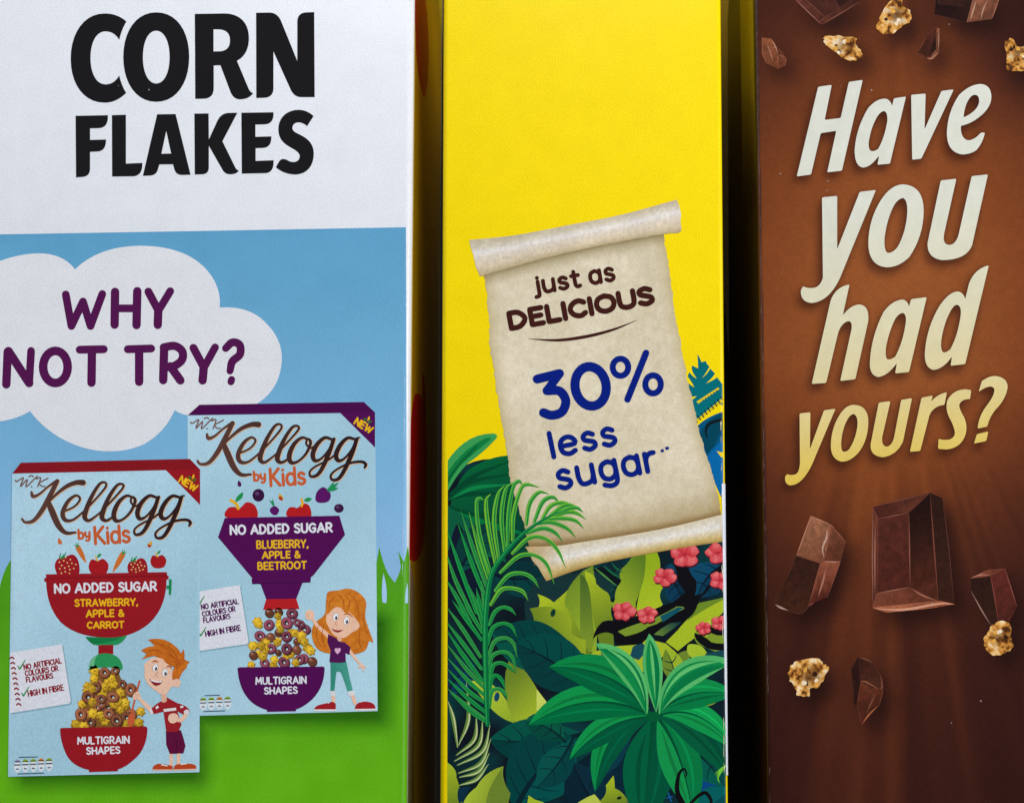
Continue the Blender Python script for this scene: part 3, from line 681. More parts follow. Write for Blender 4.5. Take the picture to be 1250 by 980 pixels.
s = [sh(path('M465 1055 Q580 1065 692 1043 Q680 1080 640 1098 Q570 1110 510 1098 Q480 1080 465 1055 Z', T5), (22, 128, 70)), sh(path('M690 1045 Q680 1080 640 1098 Q570 1110 500 1094 Q600 1096 690 1045 Z', T5), (38, 152, 88)),
     sh(path('M536 1101 L617 1099 L617 1150 L536 1150 Z', T5), REDP), sh(path('M483 1228 Q490 1145 577 1145 Q660 1150 669 1222 L665 1236 Q575 1205 483 1238 Z', T5), (46, 154, 90)), sh(path('M483 1228 Q486 1170 535 1150 Q510 1180 512 1226 Z', T5), (112, 190, 140)),
     sh(path('M906 778 L920 776 L920 745 Q934 738 935 750 L932 826 Q922 834 919 822 L919 795 L906 797 Z', T5), (30, 138, 80)),
     sh(path('M250 716 L908 704 L910 722 L918 724 L918 742 L907 745 Q905 900 810 985 Q720 1058 600 1060 Q420 1062 330 975 Q255 890 252 757 L242 755 L242 737 L252 735 Z', T5), REDP),
     sh(path('M252 735 L910 722 L910 727 L252 740 Z', T5), (128, 16, 28)),
     sh(text('NO ADDED SUGAR', (295, 823), (856, 809), 57, 11, T5), WHITE),
     sh(text('STRAWBERRY,', (406, 894), (753, 888), 44, 9, T5) + text('APPLE &', (467, 952), (679, 948), 44, 9, T5) + text('CARROT', (473, 1014), (678, 1010), 42, 9, T5), YELL)]
ink('funnel', s, on(CORN, 9), p1, INK1)
s = [sh(path('M328 578 Q328 570 345 570 L790 562 Q803 563 803 575 Q800 690 720 750 Q680 785 642 795 L642 805 L485 810 L485 798 Q400 780 365 720 Q330 650 328 578Z', T6), REDP),
     sh(text('MULTIGRAIN', (421, 662), (707, 656), 44, 8.2, T6) + text('SHAPES', (470, 717), (656, 711), 43, 8.2, T6), WHITE)]
ink('bowl', s, on(CORN, 10), p1, INK1)
heap(p1, T6, [(570, 270, 30), (627, 258, 26), (530, 335, 34), (665, 335, 27), (710, 363, 36), (480, 402, 36), (615, 402, 34), (590, 460, 34), (440, 497, 36), (635, 530, 36), (690, 515, 32), (493, 540, 32), (552, 412, 26), (532, 458, 24), (600, 492, 30)],
     [], [(512, 258), (480, 345), (512, 300), (570, 345), (618, 330), (655, 378), (560, 385), (445, 440), (500, 435), (680, 432), (655, 470), (505, 490), (570, 530), (412, 548), (765, 480), (755, 540), (690, 550), (605, 300), (545, 372), (545, 500), (470, 370), (620, 440), (455, 560)], (132, 78, 52), (132, 78, 52), 9, 9)
info_card(p1, T6, [(56, 162), (338, 116), (386, 425), (376, 438), (56, 490)], (142, 34, 46), 8, dict(a=((131, 258), (339, 220)), b=((138, 292), (321, 262)), c=((144, 327), (293, 302)), d=((154, 403), (351, 367)), ticks=[(112, 250), (132, 396)], coil=True, rule=[[(296, 262), (342, 256)], [(290, 300), (342, 290)]]))
table_print(p1, T6, 96, 768, 43, 5, [(150, 150, 190), (150, 180, 40), (150, 184, 40), (222, 130, 40), (150, 180, 40)], 8)
def hairb(X, Y): return mix((220, 124, 36), (186, 92, 26), vn(X, Y, 3.0, 7))
SK2 = (242, 198, 172)
s = [sh(stroke([(760, 316), (738, 400), (716, 495)], 10, T6), (206, 96, 56)), sh(ell(714, 526, 19, 38, T6, 16, .15), (206, 96, 56)),
     sh(stroke([(828, 478), (780, 432), (748, 398)], [30, 22, 17], T6), SK2), sh(blob([(722, 404), (730, 384), (748, 374), (764, 386), (764, 408), (744, 416), (728, 416)], T6), SK2), sh(stroke([(734, 390), (752, 392)], 3, T6) + stroke([(730, 402), (748, 404)], 3, T6), (206, 140, 112)),
     sh(stroke([(932, 705), (932, 775)], 20, T6) + stroke([(972, 705), (972, 772)], 20, T6), SK2),
     sh(path('M830 802 Q828 770 865 764 Q915 768 940 778 L942 802 Z M944 802 Q944 776 962 768 Q1040 755 1068 775 L1068 798 Z', T6), (190, 72, 34)), sh(path('M830 796 L942 796 L942 803 L830 803 Z M944 796 L1068 792 L1068 799 L944 803 Z', T6), (228, 200, 180)), sh(stroke([(880, 770), (910, 776)], 6, T6) + stroke([(985, 768), (1015, 764)], 6, T6), (236, 230, 226)),
     sh(path('M903 588 L985 582 Q1000 625 1010 668 L998 708 L925 712 L905 660 Z', T6), (98, 18, 58)), sh(stroke([(955, 620), (962, 660), (958, 708)], 3, T6), (66, 8, 38)),
     sh(path('M850 442 L910 405 L965 435 Q1020 448 1034 478 Q1026 506 1005 500 L966 480 L988 552 L972 588 Q935 596 905 588 L890 482 L832 496 L818 470 Z', T6), (160, 34, 42)),
     sh(path('M890 468 L958 460 L960 475 L893 483 Z M846 458 L858 448 L866 458 L852 470 Z M980 452 L996 448 L1000 458 L984 464 Z', T6), (230, 226, 228)),
     sh(path('M815 460 Q826 458 836 494 Q824 502 818 494 Z M1004 500 Q1030 505 1031 478 Q1018 462 1000 480 Z', T6), (226, 220, 226)),
     sh(stroke([(1010, 500), (985, 528), (948, 520)], [20, 22, 20], T6), SK2), sh(blob([(915, 520), (925, 496), (955, 492), (972, 512), (960, 538), (940, 545), (925, 540)], T6), SK2),
     sh(path('M868 365 Q884 400 878 426 Q892 440 908 424 L906 380 Z', T6), (230, 180, 152)),
     sh(blob([(800, 212), (840, 190), (895, 195), (935, 250), (940, 308), (965, 302), (984, 320), (972, 348), (936, 346), (912, 378), (885, 390), (845, 366), (806, 332), (786, 285)], T6), SK2),
     sh(ell(794, 236, 10, 20, T6, 12), SK2)]
s += face_bits([(846, 243, 14, 21), (898, 270, 15, 21)], T6, sh(path('M814 302 Q850 324 888 312 Q876 342 846 342 Q826 334 814 302Z', T6), (136, 36, 46)), [(862, 268), (846, 282), (858, 292)], [[(830, 212), (846, 206), (862, 214)], [(906, 238), (924, 236), (934, 250)]])
s += [sh(path('M820 304 Q850 322 884 314 L880 322 Q850 328 824 314 Z', T6), (242, 242, 244)),
      sh(path('M803 92 Q880 72 935 112 Q972 136 985 166 L999 142 Q1008 176 1004 198 L1034 213 Q1014 224 1018 242 Q990 262 975 306 Q955 300 938 310 Q934 262 950 240 Q900 225 888 196 Q860 188 842 180 Q808 184 773 199 Q786 180 800 168 L768 150 Q800 126 842 126 Q822 100 803 92 Z', T6), hairb, res=4)]
for q in ([(820, 96), (880, 120), (930, 160)], [(800, 150), (860, 150), (915, 185)], [(880, 110), (940, 150), (975, 215)], [(900, 160), (950, 190), (985, 235)], [(930, 205), (960, 220), (965, 270)]):
    s.append(sh(stroke(q, [2, 5, 2], T6, n=4), (160, 74, 18)))
child_print(p1, s, 10)

GLOSS = card('glossy_printed_card', rough=0.3, spec=0.25, bump=.05, wave=.1)
# -- the wide face towards the gap: yellow field with red shapes
FX = CORN.hw
def gapface(box, side, lay):
    def f(P):
        q = np.column_stack([np.full(len(P), 501. if side > 0 else 928.), P[:, 1]])
        _, z = box.local(q)
        return np.column_stack([np.full(len(P), side * (box.hw + lay * LAY)), box.rad + P[:, 0] * S, z])
    return f
s = [sh(path('M4 -280 L940 -280 L940 1270 L190 1270 Q180 820 140 720 Q80 690 4 684 Z'), (250, 222, 10)),
     sh(path('M4 -60 Q420 -120 420 -40 Q380 60 130 64 Q40 62 4 20 Z'), (206, 14, 14)),
     sh(path('M4 512 Q60 470 140 466 Q330 440 470 480 Q520 560 420 640 Q300 690 4 682 Z'), (226, 16, 18)),
     sh(path('M300 420 Q420 410 440 470 L340 490 Z'), (206, 14, 14))]
part(ink('front_face_colour', s, gapface(CORN, 1, 1), corn, GLOSS), 'yellow field with red print facing the gap')

# ================================================================== BOX 2: yellow jungle carton
INK2 = card('printed_card_yellow_box', speck=0.03, speckcol=(.25, .25, .2), wave=.3)
yel = root(YEL, 'bright yellow cereal box with printed jungle and parchment scroll, between two others')
carton(YEL, yel, card('yellow_carton_board', (252, 222, 2), rough=.34, spec=.16, wave=.35))
CR2 = YEL.creases()
YB = [(548, -300), (547.4, 0), (546, 980), (545.6, 1260), (890, 1260), (886.5, 980), (882.5, 490), (877, 0), (875, -300)]   # the printed area stops short of the folds
Lf = (535, 500, .2449); Lg = (535, 740, .2449); Rf = (710, 640, .1837); Rg = (700, 800, .1837); Z8 = (560, 410, .3061); Z7 = (560, 230, .24)

def leaf_axis(b, t, bend, n=14):
    b, t = np.array(b, float), np.array(t, float); m = (b + t) / 2; d = t - b
    c = m + np.array([d[1], -d[0]]) * bend if np.isscalar(bend) else np.array(bend, float)
    u = np.linspace(0, 1, n)[:, None]
    return (1 - u) ** 2 * b + 2 * u * (1 - u) * c + u * u * t
def leaf(b, t, bend, wd, ca, cb, cm=None, T=PX, belly=.55, veins=0, cv=None):
    """a pointed leaf of two tones with a midrib"""
    q = leaf_axis(b, t, bend); u = np.linspace(0, 1, len(q))
    g = np.gradient(q, axis=0); g /= np.linalg.norm(g, axis=1)[:, None]; nr = np.stack([-g[:, 1], g[:, 0]], 1)
    h = wd / 2 * (np.sin(math.pi * np.clip(u ** (math.log(.5) / math.log(belly)), 0, 1)) ** .8)
    A = q + nr * h[:, None]; B = q - nr * h[:, None]
    s = [sh([orient(tr(np.vstack([q, A[::-1]]), T))], ca), sh([orient(tr(np.vstack([q, B[::-1]]), T))], cb)]
    for k in range(veins):
        i = 2 + int(k * (len(q) - 4) / veins); j = min(i + 2, len(q) - 1)
        s.append(sh(stroke([q[i], (q[i] + A[j]) / 2 + nr[i] * 1, A[j] * .85 + q[j] * .15], [1.6, 1.2, .5], T, n=3), cv)); s.append(sh(stroke([q[i], (q[i] + B[j]) / 2, B[j] * .85 + q[j] * .15], [1.6, 1.2, .5], T, n=3), cv))
    if cm is not None: s.append(sh(stroke(q, [wd * .09, wd * .05, .3], T, n=1), cm))
    return s

s = []
NAVY = (16, 22, 34)
ground = path('M536 600 Q560 560 600 560 L640 560 L640 660 L700 670 L800 640 L880 630 L890 655 L897 1230 L536 1230 Z')
def gcol(X, Y): return mix((14, 20, 30), (8, 64, 66), vn(X, Y, 30, 2) * 1.5 - .35)
s.append(sh(ground, gcol, res=12))
# big leaves behind the frond
DG, MG, LG = (0, 92, 50), (8, 124, 62), (70, 172, 92)
s += [sh(path('M38 620 Q60 380 150 300 Q240 236 345 228 L385 370 L470 640 L470 720 Q200 720 38 640 Z', Lf), lgrad((2, 104, 54), (4, 64, 50), (545, 570), (600, 680)), res=10)]
for q in ([(50, 450), (160, 420), (390, 420)], [(55, 420), (180, 330), (350, 260)], [(50, 480), (170, 520), (420, 540)], [(52, 440), (160, 360), (370, 320)]):
    s.append(sh(stroke(q, [10, 22, 4], Lf), (0, 72, 44)))
s += [sh(stroke([(60, 500), (200, 560), (440, 620)], [4, 40, 8], Lf), (0, 118, 62)), sh(stroke([(60, 445), (180, 390), (360, 372)], [2, 20, 4], Lf), (10, 134, 70)),
      sh(path('M40 640 Q40 520 46 480 Q180 560 300 640 L340 760 Q160 700 40 700 Z', Lf), (10, 92, 62)), sh(path('M40 800 Q60 600 100 560 Q190 700 230 980 L40 980 Z', Lf), (14, 26, 44)),
      sh(path('M36 270 Q130 118 272 118 Q302 122 290 142 Q230 210 150 265 Q90 320 36 430 Z', Lf), (60, 160, 84)),
      sh(path('M36 330 Q110 200 240 140 Q270 136 260 150 Q160 230 110 280 Q70 330 36 400 Z', Lf), (14, 128, 62)), sh(path('M36 360 Q90 260 200 170 Q190 200 120 262 Q80 310 36 380 Z', Lf), (6, 100, 52))]
# teal leaves at the right
TL = (0, 112, 122)
s += [sh(path('M1060 300 Q990 320 950 360 L930 330 L1010 560 L1045 640 L1075 640 L1075 290 Z', Z8), (0, 86, 128)), sh(path('M1075 400 Q1000 450 985 500 L1010 560 L1045 640 L1075 640 Z', Z8), (4, 104, 168)),
      sh(path('M1075 300 Q980 330 960 395 L990 470 L1020 440 Q1040 380 1075 350 Z', Z8), (0, 70, 92)),
      sh(path('M952 72 Q965 95 968 105 L985 100 Q990 115 1000 122 Q980 160 966 170 Q990 155 1003 130 L1022 150 Q1010 170 985 190 Q1020 175 1030 165 L1050 190 L1075 195 L1075 290 L1040 270 L935 350 L912 270 L950 240 Q925 245 908 240 L896 210 L915 205 L908 180 Q920 195 940 205 Q930 185 912 160 L920 145 Q935 165 950 170 Q925 140 930 118 Q945 125 955 130 Z', Z8), TL),
      sh(path('M948 262 L1035 205 L1040 212 L955 270 Z', Z8), (236, 206, 20)), sh(path('M934 345 L1060 240 L1062 256 L940 352 Z', Z8), (228, 200, 30))]
for k in range(9):
    x, y = 946 + k * 13, 337 - k * 11; s.append(sh(stroke([(x - 5, y - 6), (x + 5, y + 8)], 5, Z8), (10, 40, 44)))
    if k < 6: s.append(sh(stroke([(972 + k * 11, 254 - k * 7.2), (976 + k * 11, 260 - k * 7.2)], 4, Z8), (0, 90, 100)))
s += [sh(stroke([(1060, 330), (1000, 350), (985, 380), (990, 405)], [10, 12, 8, 5], Z8), (14, 24, 30)), sh(path('M1028 458 L1075 470 L1075 492 L1045 482 Z', Z8), (236, 206, 20))]
# dark and blue leaves in the back
for a in (((880, 720), (812, 690), .1, 40, (10, 66, 92), (8, 52, 76)), ((882, 690), (850, 730), -.2, 46, (12, 72, 102), (10, 58, 84)), ((812, 700), (834, 742), .2, 34, (10, 58, 86), (8, 46, 66)), ((760, 690), (740, 730), .2, 26, (20, 70, 60), (12, 52, 52)),
          ((560, 700), (600, 640), .1, 40, (8, 74, 62), (6, 58, 54)), ((640, 735), (690, 700), .2, 60, (4, 68, 66), (6, 54, 58)), ((650, 760), (668, 705), -.3, 46, (4, 74, 70), (4, 60, 60)), ((545, 850), (580, 810), .2, 40, (10, 60, 92), (8, 48, 74)), ((600, 700), (668, 700), -.2, 44, (4, 62, 62), (4, 50, 54))):
    s += leaf(*a, cm=(8, 26, 40), veins=3, cv=(8, 32, 44))
# yellow green broad leaves
YG, YD = (178, 196, 40), (108, 132, 36)
def ygr(p0, p1): return lgrad(YG, YD, p0, p1)
s += [sh(path('M640 735 Q655 690 700 700 L740 690 Q760 720 720 760 Q690 790 660 775 Q640 770 640 735 Z'), (22, 52, 54)),
      sh(path('M655 745 Q662 735 656 725 Q668 728 676 735 Q700 715 715 697 Q700 740 706 752 Q716 770 726 812 Q690 800 668 772 Z'), ygr((660, 740), (712, 790)), res=6),
      sh(path('M690 740 Q686 720 712 696 L724 690 Q730 740 728 800 L716 790 Q700 750 690 740 Z'), lgrad((110, 138, 40), (150, 176, 44), (690, 700), (728, 760)), res=6),
      sh(path('M20 310 Q100 330 95 390 Q130 430 170 450 Q195 480 190 510 L215 520 Q180 560 205 620 L215 810 L130 830 Q60 600 20 310 Z', Rf), ygr((714, 700), (742, 770)), res=6),
      sh(path('M-10 330 Q40 340 60 480 Q70 640 90 760 L60 850 Q0 800 -10 700 Z', Rf), lgrad((70, 102, 40), (128, 152, 44), (708, 700), (724, 780)), res=6),
      sh(path('M340 190 L430 185 Q430 330 360 520 L358 600 L240 590 Q180 560 222 500 Q215 430 262 380 Q240 330 270 290 Q330 240 340 190 Z', Rf), lgrad((94, 128, 34), (150, 172, 42), (790, 690), (755, 720)), res=6),
      sh(path('M425 185 Q500 180 500 185 Q530 240 520 300 L540 420 Q500 470 540 530 Q480 590 360 700 Q350 560 400 400 Q430 300 425 185 Z', Rf), lgrad((150, 178, 30), (186, 204, 44), (785, 690), (795, 760)), res=6),
      sh(path('M70 300 Q130 330 180 370 Q220 395 250 400 L265 370 Q210 330 130 280 Z', Rf), (10, 20, 26)), sh(stroke([(90, 290), (150, 340), (230, 405)], [4, 12, 3], Rf), (84, 150, 70)), sh(stroke([(150, 275), (200, 320), (260, 360)], [4, 14, 3], Rf) + stroke([(200, 255), (230, 290), (275, 320)], [4, 12, 3], Rf), (24, 104, 64)),
      sh(path('M1000 480 Q900 490 790 560 Q700 620 640 700 L560 780 Q640 840 640 840 L700 790 Q830 700 870 640 Q940 600 1000 500 Z', Rf), (172, 192, 40)), sh(path('M960 480 Q880 500 780 520 Q740 570 700 640 Q850 540 960 490 Z', Rf), (112, 142, 40)),
      sh(path('M660 650 Q600 700 540 740 L480 730 Q560 660 640 640 Z', Rf), lgrad((20, 60, 66), (110, 140, 50), (830, 757), (800, 775)), res=5),
      sh(path('M240 700 L360 640 L370 720 L270 740 Z', Rf, rnd=45), (116, 144, 40)), sh(path('M460 700 L600 600 L680 550 L640 540 L520 600 Z', Rf, rnd=45), (20, 84, 96)),
      sh(path('M1000 640 L860 640 L740 720 L760 790 L1000 890 Z', Rf, rnd=45), (130, 156, 44)), sh(path('M780 700 L860 620 L860 680 L830 760 Z', Rf, rnd=45), (186, 204, 60)),
      sh(path('M210 810 L330 800 L440 760 L560 790 L640 860 L600 890 L560 860 L400 990 L30 930 L60 850 Z', Rf, rnd=45), (172, 192, 42)), sh(path('M640 850 L720 830 L720 900 L680 990 L580 990 Z', Rf, rnd=45), (112, 138, 46)),
      sh(path('M700 790 L800 800 L850 880 L760 905 L700 860 Z', Rf, rnd=45), (170, 196, 48)), sh(path('M800 860 L1000 820 L1000 900 L880 905 Z', Rf, rnd=45), (20, 72, 80)), sh(path('M130 850 Q160 900 220 950 L160 990 L130 940 Z M340 810 L400 780 L440 830 L380 900 L320 880 Z', Rf), (24, 76, 88))]
# further yellow green leaves at the left and bottom
s += [sh(path('M455 10 Q500 0 560 0 L640 40 Q680 60 660 130 Q690 160 735 165 L735 290 Q690 260 640 190 L560 140 L470 130 Q490 60 455 10 Z', Lg), ygr((720, 745), (655, 775)), res=6),
      sh(path('M430 98 L480 120 Q560 140 632 185 L628 225 L480 180 L410 155 Z', Lg), lgrad((150, 176, 60), (196, 210, 60), (640, 770), (690, 790)), res=6), sh(ell(572, 32, 12, 20, Lg, 14, .3), (14, 54, 44)),
      sh(path('M150 370 L240 370 Q310 410 340 470 Q370 540 380 580 Q300 560 240 480 Z', Lg), lgrad((196, 214, 60), (150, 176, 44), (575, 835), (625, 880)), res=6), sh(ell(292, 450, 13, 24, Lg, 14, .2), (20, 70, 100)),
      sh(path('M355 255 Q390 270 440 330 Q490 400 490 410 L548 488 L470 560 L385 580 Q320 480 335 330 Z', Lg), lgrad((112, 136, 40), (170, 190, 46), (620, 830), (655, 870)), res=6),
      sh(path('M490 410 L550 488 L490 520 Z', Lg), (208, 220, 100))]
DT = (2, 70, 62)
s += leaf((712, 800), (600, 772), .06, 62, (2, 66, 62), (4, 84, 70), (8, 40, 46), veins=5, cv=(6, 40, 48))
s += leaf((725, 850), (628, 785), -.12, 66, (2, 74, 68), (4, 60, 60), (6, 34, 42), veins=5, cv=(4, 42, 46))
s += leaf((712, 895), (597, 902), .1, 56, (4, 84, 70), (2, 62, 58), (6, 34, 42), veins=5, cv=(4, 42, 46))
s += leaf((628, 990), (702, 900), .14, 86, (2, 82, 78), (2, 66, 64), (6, 36, 44), veins=5, cv=(4, 40, 48))
s += leaf((680, 1010), (760, 905), -.1, 70, (8, 40, 56), (8, 34, 46), (6, 24, 34), veins=4, cv=(6, 26, 36))
s += leaf((740, 1000), (700, 930), .1, 50, (10, 44, 60), (8, 36, 50), (6, 24, 34))
s += leaf((880, 1010), (845, 900), .15, 40, (8, 70, 130), (6, 52, 96))
s += leaf((895, 960), (850, 990), .1, 40, (4, 96, 96), (4, 76, 80))
s += [sh(path('M30 760 L50 780 Q95 810 90 850 Q110 900 105 930 L120 975 L120 1010 L30 1010 Z', Lg), ygr((545, 930), (562, 985)), res=6), sh(path('M100 905 Q150 890 160 900 Q140 930 125 950 Q130 970 105 980 Q90 950 100 905 Z', Lg), (12, 48, 66)),
      sh(path('M120 1000 Q130 940 190 900 Q230 820 325 795 Q310 860 360 930 Q350 970 330 1000 Z', Lg), lgrad((196, 214, 60), (120, 146, 44), (560, 950), (620, 975)), res=6), sh(path('M240 1000 Q230 920 320 800 Q310 860 360 930 L345 1000 Z', Lg), (112, 136, 46)),
      sh(path('M450 940 L480 960 L525 975 L540 1010 L440 1010 Z', Lg), (170, 192, 44)),
      sh(path('M180 960 Q230 920 215 860 Q240 830 265 795 Q275 830 275 880 Q330 900 360 960 L330 1010 L160 1010 Z', Rg), ygr((742, 950), (752, 985)), res=6), sh(ell(304, 944, 17, 11, Rg, 14, -.3), (24, 40, 30)),
      sh(path('M30 975 Q100 930 140 920 Q180 960 200 1010 L30 1010 Z', Rg), (190, 204, 80)), sh(path('M350 970 Q430 940 425 870 Q500 850 545 795 Q590 830 595 900 Q580 950 560 1010 L350 1010 Z', Rg), lgrad((96, 118, 60), (150, 172, 60), (770, 970), (800, 960)), res=6), sh(path('M545 795 Q600 840 597 905 L585 960 L560 1010 Q580 900 545 795 Z', Rg), (196, 210, 70)),
      sh(stroke([(605, 850), (625, 900), (650, 965)], 10, Rg) + stroke([(640, 880), (612, 905)], 8, Rg) + stroke([(655, 935), (620, 945)], 8, Rg), (20, 90, 150))]
for a in (((700, 900), (655, 960), .1, 40, (6, 84, 76), (4, 66, 66)), ((790, 850), (742, 822), .1, 30, (8, 76, 84), (6, 60, 70)), ((720, 960), (770, 900), .2, 34, (10, 58, 74), (8, 46, 62)), ((830, 905), (884, 960), .15, 40, (4, 92, 78), (4, 74, 68)), ((835, 850), (884, 838), -.2, 26, (150, 176, 44), (112, 142, 44)), ((690, 905), (640, 880), -.2, 34, (6, 90, 66), (4, 74, 60)), ((762, 840), (742, 790), .2, 26, (166, 190, 46), (118, 146, 44)), ((822, 838), (812, 792), -.2, 26, (160, 184, 46), (112, 140, 44))):
    s += leaf(*a, cm=(6, 40, 44), veins=3, cv=(6, 46, 48))
# striped fan of pale blades bottom left
for (a, b, c) in (((95, 700), (75, 560), (48, 470)), ((100, 690), (150, 560), (140, 380)), ((90, 740), (180, 660), (190, 540)), ((80, 770), (200, 690), (222, 560)), ((95, 790), (220, 720), (258, 590)), ((100, 830), (210, 780), (262, 660)), ((105, 850), (200, 820), (255, 730)), ((105, 890), (190, 860), (250, 785))):
    s.append(sh(stroke([a, b, c], [6, 22, 3], Lg), (96, 134, 56))); s.append(sh(stroke([(a[0] + 3, a[1]), (b[0] + 4, b[1] + 1), (c[0], c[1])], [2, 8, 1], Lg), (196, 204, 150)))
jung = part(ink('jungle_print', s, on(YEL, 1), yel, INK2, CR2, YB), 'dark green printed jungle')

# star shaped plant
s = []
ctr = (797, 874)
GD, GM, GL, GP = (0, 84, 50), (6, 116, 62), (16, 154, 72), (104, 198, 106)
K = lambda x, y: (625 + x * .5, 490 + y * .5)
for b, c, t, wd, ca, cb in (
    (K(345, 770), K(335, 880), K(318, 1040), 62, (0, 98, 62), (0, 84, 56)), (K(355, 770), K(420, 850), K(440, 1010), 50, (20, 150, 76), (6, 122, 66)),
    (K(350, 765), K(470, 760), K(540, 930), 42, (2, 92, 60), (0, 78, 54)), (K(360, 765), K(460, 730), K(545, 850), 32, (16, 152, 76), (18, 160, 80)),
    (K(355, 760), K(430, 690), K(545, 715), 36, (4, 124, 66), (14, 144, 74)), (K(340, 775), K(225, 770), K(203, 952), 36, (12, 144, 72), (0, 88, 58)),
    (K(335, 770), K(230, 770), K(140, 874), 32, (16, 152, 76), (0, 90, 58)), (K(340, 765), K(190, 690), K(40, 790), 44, (14, 150, 74), (0, 110, 62)),
    (K(335, 760), K(250, 640), K(90, 648), 46, (10, 138, 70), (0, 102, 60))):
    s += leaf(b, t, c, wd, ca, cb, (0, 80, 50), belly=.52)
    u0 = leaf_axis(b, t, c); g0 = np.gradient(u0, axis=0); n0 = np.stack([-g0[:, 1], g0[:, 0]], 1); n0 /= np.linalg.norm(n0, axis=1)[:, None]
    h0 = np.sin(np.linspace(0, math.pi, len(u0)))[:, None] * wd
    for f, v, cc_ in ((.2, .09, ca), (-.22, .07, cb)):
        s.append(sh(stroke((u0 + n0 * h0 * f)[2:-1], [.4, wd * v, wd * v, .3], PX, n=1), tuple(q * (.82 if f > 0 else 1.18) for q in cc_)))
for b, c, t, wd in ((K(330, 768), K(310, 640), K(203, 590), 27), (K(352, 760), K(345, 650), K(335, 566), 24), (K(358, 765), K(395, 640), K(540, 634), 32)):
    e = lambda p, q, f: (p[0] * (1 - f) + q[0] * f, p[1] * (1 - f) + q[1] * f)
    s += leaf(b, t, c, wd, (92, 190, 108), (84, 182, 102), None, belly=.55); s += leaf(e(b, t, .02), e(t, b, .07), c, wd * .66, (4, 122, 66), (14, 140, 72), None, belly=.55)
    s += leaf(e(b, c, .25), e(t, c, .25), c, wd * .16, (104, 200, 116), (96, 190, 108), None, belly=.6)
s.append(sh(ell(797, 874, 9, 6), (0, 92, 50)))
part(ink('spiky_plant', s, on(YEL, 3), yel, INK2, CR2, YB), 'bright green rosette of long striped leaves')

# flowering branch
BK = (14, 14, 18)
s = [sh(path('M600 255 Q690 270 715 255 Q700 310 760 370 Q770 430 750 470 L800 460 Q850 400 880 320 L930 270 L940 300 Q880 380 830 450 L775 500 Q770 560 735 600 Q680 660 580 650 L500 710 Q440 750 400 790 Q320 810 225 795 L210 730 Q160 700 100 735 L75 762 Q85 690 140 645 Q180 630 210 640 L400 600 Q520 540 600 520 L690 450 L640 380 Q640 300 600 255 Z', Rf, rnd=6), BK),
     sh(path('M240 710 Q350 660 440 640 Q560 590 630 545 Q690 540 680 560 Q560 620 500 660 L440 680 Q400 720 290 742 Z', Rf), (126, 152, 46)), sh(path('M520 610 L640 548 L680 552 L540 650 Z', Rf), (18, 84, 98)),
     sh(path('M750 720 Q820 740 860 780 Q920 800 1000 780 L1000 830 Q860 850 800 800 Q750 770 750 720 Z M850 680 L1000 710 L1000 740 L900 735 L830 710 Z', Rf), BK),
     sh(stroke([(735, 1000), (690, 900), (700, 790), (735, 750), (752, 785), (740, 805)], [40, 32, 22, 14, 10, 6], Rg), BK), sh(stroke([(760, 1000), (830, 930), (880, 910), (915, 960), (905, 1000)], [20, 22, 22, 20, 16], Rg), BK)]
vine = s[-2:]; s = s[:-2]
brch = part(ink('flowering_branch', s[:1] + s[1:3], on(YEL, 2), yel, INK2, CR2, YB), 'black branch with coral pink flowers')
ink('twig', s[3:4], on(YEL, 2), yel, INK2, CR2, YB)
ink('vine', vine, on(YEL, 4), yel, INK2, CR2, YB)
for (x, y, r, sd) in ((836, 677, 19, 1), (876, 675, 16, 2), (811, 704, 15, 3), (879, 708, 14, 4), (761.5, 746, 14.5, 5), (790, 750, 13, 6), (859, 766, 10.5, 7), (879, 760, 11.5, 8)):
    rr = random.Random(sd); a0 = rr.uniform(0, 6); pet = []; drk = []
    for k in range(5):
        a = a0 + k * 1.256 + rr.uniform(-.2, .2); px_, py_ = x + r * .55 * math.cos(a), y + r * .40 * math.sin(a); q = r * rr.uniform(.40, .52)
        ph = rr.uniform(0, 6)
        out = [(px_ + q * (1.06 if j % 2 else .93) * math.cos(ph + j * .7), py_ + q * .86 * (1.06 if j % 2 else .93) * math.sin(ph + j * .7)) for j in range(9)]
        fc = (lambda cx, cy, q, sd: lambda X, Y: mix((240, 128, 126), (206, 56, 66), np.hypot(X - cx - q * .15, Y - cy + q * .2) / q * .95 + (vn(X, Y, 2.6, sd) - .5) * .5))(px_ + .25 * (px_ - x), py_ + .25 * (py_ - y), q, sd)
        pet.append(sh(blob(out), fc, res=2.0)); drk += blob([(u + 1.0, v + 1.6) for u, v in out])
    s = [sh([orient(c) for c in drk], (74, 20, 32))] + pet + [sh(ell(x, y, r * .1, r * .08), (150, 26, 44))]
    for k in range(5):
        a = a0 + k * 1.256 + .63; s.append(sh(stroke([(x, y), (x + r * .3 * math.cos(a), y + r * .22 * math.sin(a))], [1.4, .4]), (176, 40, 52)))
    ink('flower', s, on(YEL, 3), brch, INK2, CR2, YB)
s = []
for k in range(9):
    s.append(sh(stroke([(1010, 730), (985 - k * 3, 745 + k * 8), (940 + k * 4, 780 + k * 8)], [8, 7, 2], Rg), (120, 206, 60)))
ink('grass_tuft', s, on(YEL, 4), yel, INK2, CR2, YB)

